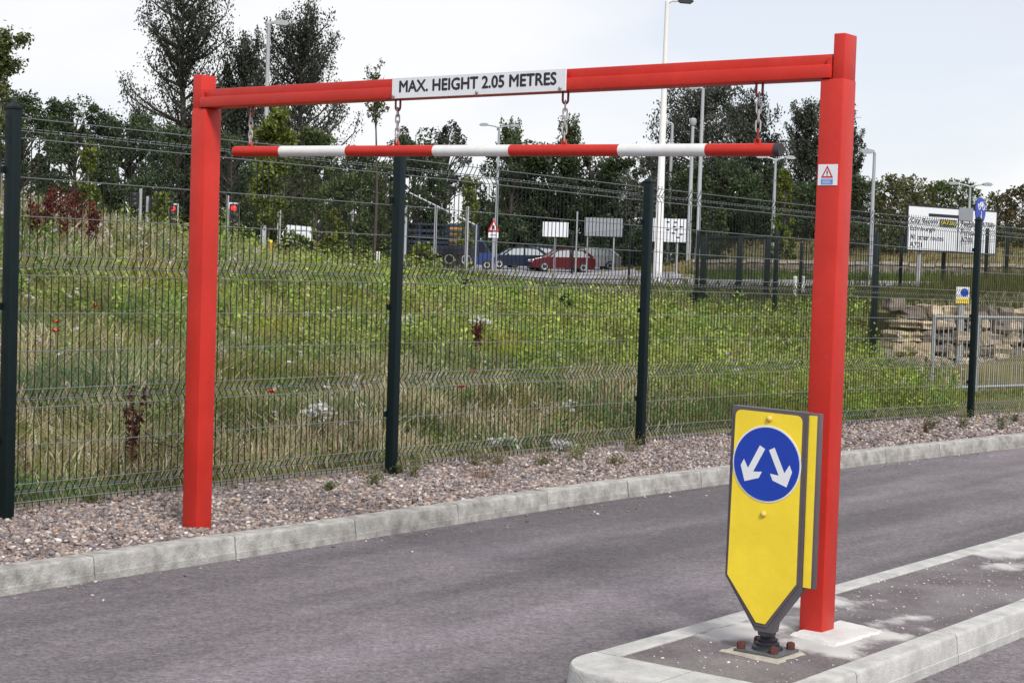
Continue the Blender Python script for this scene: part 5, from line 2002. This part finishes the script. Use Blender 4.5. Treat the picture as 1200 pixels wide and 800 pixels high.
for a, b in (((-0.42, 0.28), (-0.12, 0.62)), ((-0.12, 0.62), (0.28, 0.62)), ((0.42, 0.28), (0.26, 0.70)), ((-0.12, 0.62), (0.02, 0.28)), ((0.02, 0.28), (0.28, 0.62))):
    mb.tube([c_ + u * a[0] * rd + UP * a[1] * rd + nrm * 0.004, c_ + u * b[0] * rd + UP * b[1] * rd + nrm * 0.004], 0.008, 4)
mb.build('cycle_symbol', 'sign_white', dsk)
mb = MB()
mb.add([c_ + u * a * rd + UP * b * rd + nrm * 0.005 for a, b in ((-0.1, -0.75), (0.02, -0.2), (0.12, -0.2), (0.22, -0.75), (0.1, -0.75), (0.06, -0.45), (0.02, -0.75))], [(0, 1, 5, 6), (1, 2, 5), (2, 3, 4, 5)])
mb.add([c_ + u * (0.07 + 0.08 * math.cos(a)) * rd + UP * (-0.10 + 0.08 * math.sin(a)) * rd + nrm * 0.005 for a in np.linspace(0, 6.28, 8, endpoint=False)], [tuple(range(8))])
mb.build('walker_symbol', 'sign_white', dsk)

# small safety notice on top of the wall
o_, body, lo, u, nrm, w, ht = board('safety_sign', [(1120.5, 336, 27.2), (1136, 336.5, 27.2), (1136, 356, 27.2), (1120.5, 355.5, 27.2)], 'small white, blue and yellow notice above the boulder wall', 'notice', 'sign_white', (0.5,), thick=0.01)
MB().prism(disc(20, w * 0.30, w * 0.62, ht * 0.68), lo + nrm * 0.002, u, UP, nrm, 0.002).build('blue_spot', 'blue_sheet', body)
MB().add([lo + nrm * 0.003 + u * a * w + UP * b * ht for a, b in ((0.03, 0.02), (0.97, 0.02), (0.97, 0.32), (0.03, 0.32))], [(0, 1, 2, 3)]).build('yellow_panel', 'sign_yellow', body)

# white arrow-shaped direction sign
c4 = [at(*q) for q in ((330, 274, 58), (337, 263.5, 58), (366, 266, 58.4), (366, 282, 58.4), (337, 284, 58))]
o_ = thing('arrow_sign', (c4[2][0], c4[2][1], gz(c4[2][0], c4[2][1])), 'white arrow-shaped direction sign with black chevron pointing left', 'road sign')
mb = MB()
mb.add(c4 + [p + np.array([0, 0.04, 0]) for p in c4], [(0, 1, 2, 3, 4), (5, 9, 8, 7, 6)] + [(i, (i + 1) % 5, (i + 1) % 5 + 5, i + 5) for i in range(5)])
body = mb.build('board', 'sign_white', o_)
yv = np.array([0, -0.008, 0])
q6 = [at(*q) + yv for q in ((332, 274, 58), (335.5, 266, 58), (337.5, 266, 58), (334.8, 274, 58), (337.5, 282, 58), (335.5, 282, 58))]
MB().add(q6, [(0, 1, 2, 3), (0, 3, 4, 5)]).build('chevron', 'ink', body)
for i, (x0, x1) in enumerate(((341, 359), (341, 352), (341, 357))):
    mb = MB()
    y_ = 269 + i * 4.2
    mb.add([at(x0, y_, 58) + yv, at(x1, y_ + 0.6, 58) + yv, at(x1, y_ + 2.2, 58) + yv, at(x0, y_ + 1.6, 58) + yv], [(0, 1, 2, 3)])
    mb.build('text_line', 'grey_steel', body)
for px in (341, 360):
    p = at(px, 280, 58.3) + np.array([0, 0.08, 0])
    MB().tube([(p[0], p[1], gz(p[0], p[1]) - 0.2), (p[0], p[1], p[2] + 0.3)], 0.045, 8).build('post', 'pale_steel', o_, smooth=True)

# triangular warning sign
o_ = thing('warning_sign', at(578.5, 314, 75), 'red-bordered triangular warning sign with plate beside the lorry', 'road sign')
c_ = at(578.5, 265, 75)
p = c_ + np.array([0, 0.06, 0])
MB().tube([(p[0], p[1], gz(p[0], p[1]) - 0.2), (p[0], p[1], c_[2] + 0.35)], 0.045, 8).build('post', 'grey_steel', o_, smooth=True)
tb = MB().prism([(-0.25, -0.22), (0.25, -0.22), (0, 0.33)], c_, (1, 0, 0), UP, (0, 1, 0), 0.02).build('red_triangle', 'sign_red', o_)
MB().add([c_ + np.array([a, -0.004, b]) for a, b in ((-0.155, -0.165), (0.155, -0.165), (0, 0.185))], [(0, 1, 2)]).build('white_triangle', 'sign_white', tb)
MB().add([c_ + np.array([a, -0.008, b]) for a, b in ((-0.05, -0.14), (0.05, -0.14), (0.03, 0.05), (-0.03, 0.05))], [(0, 1, 2, 3)]).build('symbol', 'ink', tb)
pl = MB().box(c_ + np.array([0.0, 0.0, -0.39]), (1, 0, 0), (0, 1, 0), UP, 0.22, 0.01, 0.12).build('plate', 'sign_white', o_)
MB().add([c_ + np.array([a, -0.014, -0.39 + b]) for a, b in ((-0.15, -0.03), (0.15, -0.03), (0.15, 0.03), (-0.15, 0.03))], [(0, 1, 2, 3)]).build('plate_text', 'grey_steel', pl)

board('white_road_sign', [(636, 260, 95), (666, 260.5, 95), (666, 278, 95), (636, 277, 95)], 'plain white road sign half hidden behind shrubs', 'road sign', 'sign_white', (0.5,))
board('road_sign_back', [(685, 255, 92), (729.5, 256, 92), (729, 277.5, 92), (685, 276.5, 92)], 'grey back of a large road sign left of the right fence post', 'road sign', 'sign_back', (0.10, 0.78))
o_, body, lo, u, nrm, w, ht = board('route_sign', [(765, 256, 72), (804, 256.5, 72), (804, 284, 72), (765, 283, 72)], 'white route sign with small black symbols behind the white lamp post', 'road sign', 'sign_white', (0.3, 0.75))
for a, b in ((0.45, 0.85), (0.68, 0.85), (0.65, 0.66), (0.85, 0.66), (0.45, 0.52), (0.70, 0.52), (0.62, 0.38), (0.85, 0.34), (0.76, 0.2)):
    MB().add([lo + nrm * 0.006 + u * (a + x) * w + UP * (b + y) * ht for x, y in ((-0.05, -0.03), (0.05, -0.03), (0.05, 0.03), (-0.05, 0.03))], [(0, 1, 2, 3)]).build('symbol', 'ink', body)

# slim posts and markers
def post_thing(name, px, top, bottom, Y, r_, material, label, cat, group=None, cap=None):
    tp = at(px, top, Y)
    b = np.array([tp[0], tp[1], gz(tp[0], tp[1])])
    o1 = thing(name, b, label, cat, group)
    MB().tube([b - UP * 0.15, (b[0], b[1], tp[2])], r_, 8).build('shaft', material, o1, smooth=True)
    MB().lathe([(r_ * 1.12, -0.03), (r_ * 1.12, 0.01), (r_ * 0.5, 0.04)], tp, UP, 8).build('cap', cap or material, o1, smooth=True)
    return o1


post_thing('steel_post', 476, 242, 312, 72, 0.055, 'pale_steel', 'grey steel post just right of the middle fence post', 'post', 'steel posts by the lorry')
post_thing('steel_post', 511, 243, 318, 70, 0.060, 'pale_steel', 'grey steel post in front of the middle of the lorry', 'post', 'steel posts by the lorry')
post_thing('steel_post', 548, 243, 322, 68, 0.065, 'pale_steel', 'grey steel post in front of the right end of the lorry', 'post', 'steel posts by the lorry')
post_thing('steel_post', 677, 249, 318, 82, 0.055, 'pale_steel', 'grey steel post left of the sign back', 'post', 'steel posts by the lorry')
post_thing('marker_post', 318, 283, 302, 46, 0.045, 'post_orange', 'short orange marker post beside the left street lamp', 'marker post', 'marker posts', 'sign_yellow')
post_thing('marker_post', 443, 296, 312, 52, 0.06, 'white_paint', 'short white marker post left of the middle fence post', 'marker post', 'marker posts')
post_thing('marker_post', 932, 325, 342, 50, 0.06, 'white_paint', 'short white marker post, left one of the pair by the side fence', 'marker post', 'marker posts')
post_thing('marker_post', 941, 325, 342, 50, 0.06, 'white_paint', 'short white marker post, right one of the pair by the side fence', 'marker post', 'marker posts')
a_, b_ = at(480, 226, 74), at(558, 264, 74)
st_ = thing('barrier_arm', b_, 'thin slanting pale pole above the blue lorry', 'pole')
MB().tube([a_, b_], 0.035, 6).build('pole', 'pale_steel', st_)
MB().tube([b_ + np.array([0, 0, 0.03]), (b_[0], b_[1], gz(b_[0], b_[1]) - 0.1)], 0.05, 6).build('foot_post', 'grey_steel', st_)


# ------------------------------------------------------------------ vehicles
def car(px0, px1, Y, paint, label, nose=-1, z_extra=0.10, L=4.2, Hc=1.46):
    """hatchback seen from the side; nose -1 points left"""
    c_ = at((px0 + px1) / 2, 317, Y)
    b = np.array([c_[0], c_[1], gz(c_[0], c_[1]) + z_extra])
    o_ = thing('parked_car', b, label, 'car', 'cars parked in the yard')
    f = np.array([float(nose), -0.22 * abs(nose), 0]); f = unit(f)
    l_ = np.cross(UP, f)
    hw = 0.84
    def P3(x, y, z):
        return b + f * x + l_ * y + UP * z
    low = [(-2.05, 0.30), (-1.95, 0.24), (1.95, 0.22), (2.08, 0.34), (2.10, 0.55), (1.98, 0.72), (1.15, 0.92), (-1.85, 0.98), (-2.08, 0.88), (-2.12, 0.55)]
    low = [(x * L / 4.2, z) for x, z in low]
    mb_ = MB()
    n_ = len(low)
    rings = []
    for y, k in ((-hw, 0.97), (-hw * 0.97, 1.0), (hw * 0.97, 1.0), (hw, 0.97)):
        rings.append([P3(x * (1 if abs(y) < hw * 0.98 else 0.985), y, 0.58 + (z - 0.58) * k) for x, z in low])
    vs_ = [p for r_ in rings for p in r_]
    fs = [(i * n_ + j, i * n_ + (j + 1) % n_, (i + 1) * n_ + (j + 1) % n_, (i + 1) * n_ + j) for i in range(3) for j in range(n_)]
    fs += [tuple(range(n_)), tuple(3 * n_ + j for j in range(n_))]
    mb_.add(vs_, fs)
    body_ = mb_.build('body', paint, o_, smooth=True)
    # cabin: roof skin over a glazed band
    cab = [(1.02, 0.93), (0.30, 1.40), (-0.30, Hc), (-1.30, 1.40), (-1.92, 0.96)]
    mbg = MB()
    ins = [hw * 0.93, hw * 0.76, hw * 0.74, hw * 0.76, hw * 0.92]
    vl = [P3(x * L / 4.2, i_, z) for (x, z), i_ in zip(cab, ins)] + [P3(x * L / 4.2, -i_, z) for (x, z), i_ in zip(cab, ins)]
    mbg.add(vl, [(0, 1, 2, 3, 4), (9, 8, 7, 6, 5), (0, 5, 6, 1), (1, 6, 7, 2), (2, 7, 8, 3), (3, 8, 9, 4)])
    gl = mbg.build('glass', 'glass_pale', o_)
    mbr = MB()
    rf = [(0.36, 1.385), (-0.30, Hc + 0.012), (-1.34, 1.40)]
    vr = [P3(x * L / 4.2, s2 * hw * 0.775, z + 0.02) for x, z in rf for s2 in (-1, 1)] + [P3(x * L / 4.2, s2 * hw * 0.79, z - 0.05) for x, z in rf for s2 in (-1, 1)]
    mbr.add(vr, [(0, 1, 3, 2), (2, 3, 5, 4), (6, 0, 2, 8), (8, 2, 4, 10), (1, 7, 9, 3), (3, 9, 11, 5), (0, 6, 7, 1), (4, 5, 11, 10)])
    mbr.build('roof', paint, o_)
    for s2 in (-1, 1):
        for (x0, z0_, x1, z1_, ww) in ((1.02, 0.93, 0.33, 1.40, 0.05), (-0.42, 0.95, -0.42, 1.44, 0.05), (-1.92, 0.96, -1.32, 1.40, 0.09)):
            MB().tube([P3(x0 * L / 4.2, s2 * hw * 0.935, z0_), P3(x1 * L / 4.2, s2 * hw * 0.775, z1_)], ww, 4).build('pillar', paint, body_)
        MB().box(P3(1.98 * L / 4.2, s2 * 0.58, 0.66), f, l_, UP, 0.10, 0.19, 0.075, 0.03).build('headlight', 'glass_pale', o_)
        MB().box(P3(-2.07 * L / 4.2, s2 * 0.68, 0.80), f, l_, UP, 0.05, 0.10, 0.11, 0.02).build('tail_light', 'lens_red', o_)
        MB().box(P3(0.72, s2 * (hw + 0.08), 0.98), f, l_, UP, 0.05, 0.09, 0.06, 0.02).build('mirror', paint, o_)
        for wx in (1.28, -1.30):
            wc = P3(wx * L / 4.2, s2 * (hw - 0.10), 0.31)
            wh = MB().lathe([(0.22, -0.10), (0.31, -0.08), (0.315, 0.0), (0.31, 0.10), (0.23, 0.125)], wc, l_ * s2, 20).build('wheel', 'tyre', o_, smooth=True)
            MB().lathe([(0.20, 0.10), (0.205, 0.135), (0.05, 0.115)], wc, l_ * s2, 14).build('rim', 'rim', wh)
    MB().box(P3(2.09 * L / 4.2, 0, 0.36), f, l_, UP, 0.05, 0.62, 0.08, 0.02).build('bumper', 'signal_black', o_)
    return o_


car(566, 642, 112, 'car_navy', 'navy hatchback, nearest to the lorry')
car(590, 654, 117, 'car_blue', 'blue-grey car half hidden behind the navy hatchback')
car(622, 692, 110, 'car_red', 'dark red car in the yard')
car(656, 722, 116, 'car_silver', 'silver car behind the dark red car')

# lorry with slatted load bed, seen from the side
Y_ = 92
lb = at(515, 314, Y_)
b = np.array([lb[0], lb[1], gz(lb[0], lb[1]) + 0.1])
truck = thing('lorry', b, 'dark blue lorry with slatted sides and crates behind the steel posts', 'lorry')
sc_ = Y_ / FPX
x0, x1 = at(475, 300, Y_)[0], at(560, 300, Y_)[0]
ztp = at(515, 264, Y_)[2]
MB().box(((x0 + x1) / 2, b[1], b[2] + 0.82), (1, 0, 0), (0, 1, 0), UP, (x1 - x0) / 2, 1.1, 0.14, 0.02).build('chassis', 'signal_black', truck)
MB().box(((x0 + x1) / 2, b[1], b[2] + 1.05), (1, 0, 0), (0, 1, 0), UP, (x1 - x0) / 2, 1.12, 0.10, 0.02).build('load_floor', 'truck_blue', truck)
for j in range(3):
    zz = b[2] + 1.32 + j * 0.30
    MB().box(((x0 + x1) / 2, b[1] - 1.1, zz), (1, 0, 0), (0, 1, 0), UP, (x1 - x0) / 2, 0.03, 0.075, 0.01).build('side_slat', 'truck_blue', truck)
for j in range(6):
    xx = x0 + (x1 - x0) * j / 5
    MB().box((xx, b[1] - 1.06, (b[2] + 1.0 + ztp) / 2), (1, 0, 0), (0, 1, 0), UP, 0.045, 0.045, (ztp - b[2] - 1.0) / 2, 0.01).build('stake', 'truck_blue', truck)
MB().box(((x0 + x1) / 2, b[1] - 1.06, ztp), (1, 0, 0), (0, 1, 0), UP, (x1 - x0) / 2, 0.05, 0.05, 0.01).build('top_rail', 'truck_blue', truck)
MB().box(((x0 + x1) / 2, b[1] + 1.06, (b[2] + 1.1 + ztp) / 2), (1, 0, 0), (0, 1, 0), UP, (x1 - x0) / 2, 0.04, (ztp - b[2] - 1.1) / 2, 0.01).build('far_side', 'truck_blue', truck)
xa = x0 - 0.05
cabp = [(0, 0.55), (-1.55, 0.55), (-1.62, 1.35), (-1.40, 2.25), (-0.1, 2.3), (0, 2.2)]
cabp = [(a * 0.95, c_) for a, c_ in cabp]
MB().prism(cabp, (xa, b[1] - 1.05, b[2]), (1, 0, 0), UP, (0, 1, 0), 2.1).build('cab', 'truck_blue', truck, smooth=True)
MB().prism([(-1.42, 1.40), (-1.25, 2.08), (-0.55, 2.08), (-0.55, 1.40)], (xa, b[1] - 1.07, b[2]), (1, 0, 0), UP, (0, 1, 0), 0.02).build('side_window', 'glass_pale', truck)
for wx in (xa - 0.9, x0 + (x1 - x0) * 0.62, x0 + (x1 - x0) * 0.85):
    for s2 in (-1, 1):
        wh = MB().lathe([(0.30, -0.12), (0.46, -0.10), (0.47, 0.0), (0.46, 0.12), (0.32, 0.15)], (wx, b[1] + s2 * 0.95, b[2] + 0.46), (0, s2, 0), 20).build('wheel', 'tyre', truck, smooth=True)
        MB().lathe([(0.26, 0.12), (0.27, 0.16), (0.08, 0.13)], (wx, b[1] + s2 * 0.95, b[2] + 0.46), (0, s2, 0), 14).build('rim', 'grey_steel', wh)
for j, (pxa, pxb) in enumerate(((527, 538), (539, 550))):
    xa_, xb_ = at(pxa, 280, Y_)[0], at(pxb, 280, Y_)[0]
    for k_ in range(2):
        cr_ = thing('crate', ((xa_ + xb_) / 2, b[1], b[2] + 1.15 + 0.52 * k_), 'yellow-brown crate on the lorry, ' + ('lower ' if k_ == 0 else 'upper ') + ('left' if j == 0 else 'right') + ' one of four', 'crate', 'crates on the lorry')
        MB().box(((xa_ + xb_) / 2, b[1], b[2] + 1.41 + 0.52 * k_), (1, 0, 0), (0, 1, 0), UP, (xb_ - xa_) / 2, 0.5, 0.24, 0.015).build('body', 'crate_yellow', cr_)
        for e in (-1, 1):
            MB().box(((xa_ + xb_) / 2, b[1] - 0.515, b[2] + 1.41 + 0.52 * k_ + e * 0.17), (1, 0, 0), (0, 1, 0), UP, (xb_ - xa_) / 2 - 0.01, 0.012, 0.05).build('slat', 'crate_yellow', cr_)

# teal cabin left of the lorry and a blue van nose right of it
Y_ = 84
xa_, xb_ = at(446, 290, Y_)[0], at(476, 290, Y_)[0]
lb = at(461, 312, Y_)
zg, zt = gz(lb[0], lb[1]), at(461, 246, Y_)[2]
cb = thing('site_cabin', (lb[0], lb[1], zg), 'tall dark teal cabin behind the middle fence post', 'cabin')
MB().box(((xa_ + xb_) / 2, Y_ + 0.7, (zg + zt) / 2), (1, 0, 0), (0, 1, 0), UP, (xb_ - xa_) / 2, 0.7, (zt - zg) / 2, 0.02).build('wall', 'container_teal', cb)
for j in range(5):
    xx = xa_ + (xb_ - xa_) * (j + 0.5) / 5
    MB().box((xx, Y_ - 0.012, (zg + zt) / 2), (1, 0, 0), (0, 1, 0), UP, 0.05, 0.014, (zt - zg) / 2 - 0.06).build('rib', 'container_teal', cb)
MB().box(((xa_ + xb_) / 2, Y_ + 0.7, zt + 0.04), (1, 0, 0), (0, 1, 0), UP, (xb_ - xa_) / 2 + 0.05, 0.76, 0.05, 0.01).build('roof', 'container_teal', cb)
Y_ = 104
vb = at(566, 316, Y_)
b = np.array([vb[0], vb[1], gz(vb[0], vb[1]) + 0.1])
van = thing('blue_van', b, 'blue van between the lorry and the navy hatchback', 'van')
vp = [(-1.3, 0.35), (0.95, 0.33), (1.05, 0.75), (0.75, 1.05), (0.25, 1.85), (-1.2, 1.95), (-1.35, 1.6)]
MB().prism(vp, (b[0] - 0.3, b[1] - 0.85, b[2]), (1, 0, 0), UP, (0, 1, 0), 1.7).build('body', 'van_blue', van, smooth=True)
MB().prism([(0.66, 1.08), (0.24, 1.70), (-0.35, 1.72), (-0.35, 1.08)], (b[0] - 0.3, b[1] - 0.87, b[2]), (1, 0, 0), UP, (0, 1, 0), 0.02).build('side_window', 'glass_dark', van)
for wx in (0.55, -0.95):
    wh = MB().lathe([(0.22, -0.1), (0.32, -0.08), (0.32, 0.1), (0.22, 0.12)], (b[0] - 0.3 + wx, b[1] - 0.80, b[2] + 0.32), (0, -1, 0), 18).build('wheel', 'tyre', van, smooth=True)
    MB().lathe([(0.19, 0.10), (0.19, 0.13), (0.05, 0.11)], (b[0] - 0.3 + wx, b[1] - 0.80, b[2] + 0.32), (0, -1, 0), 12).build('rim', 'rim', wh)
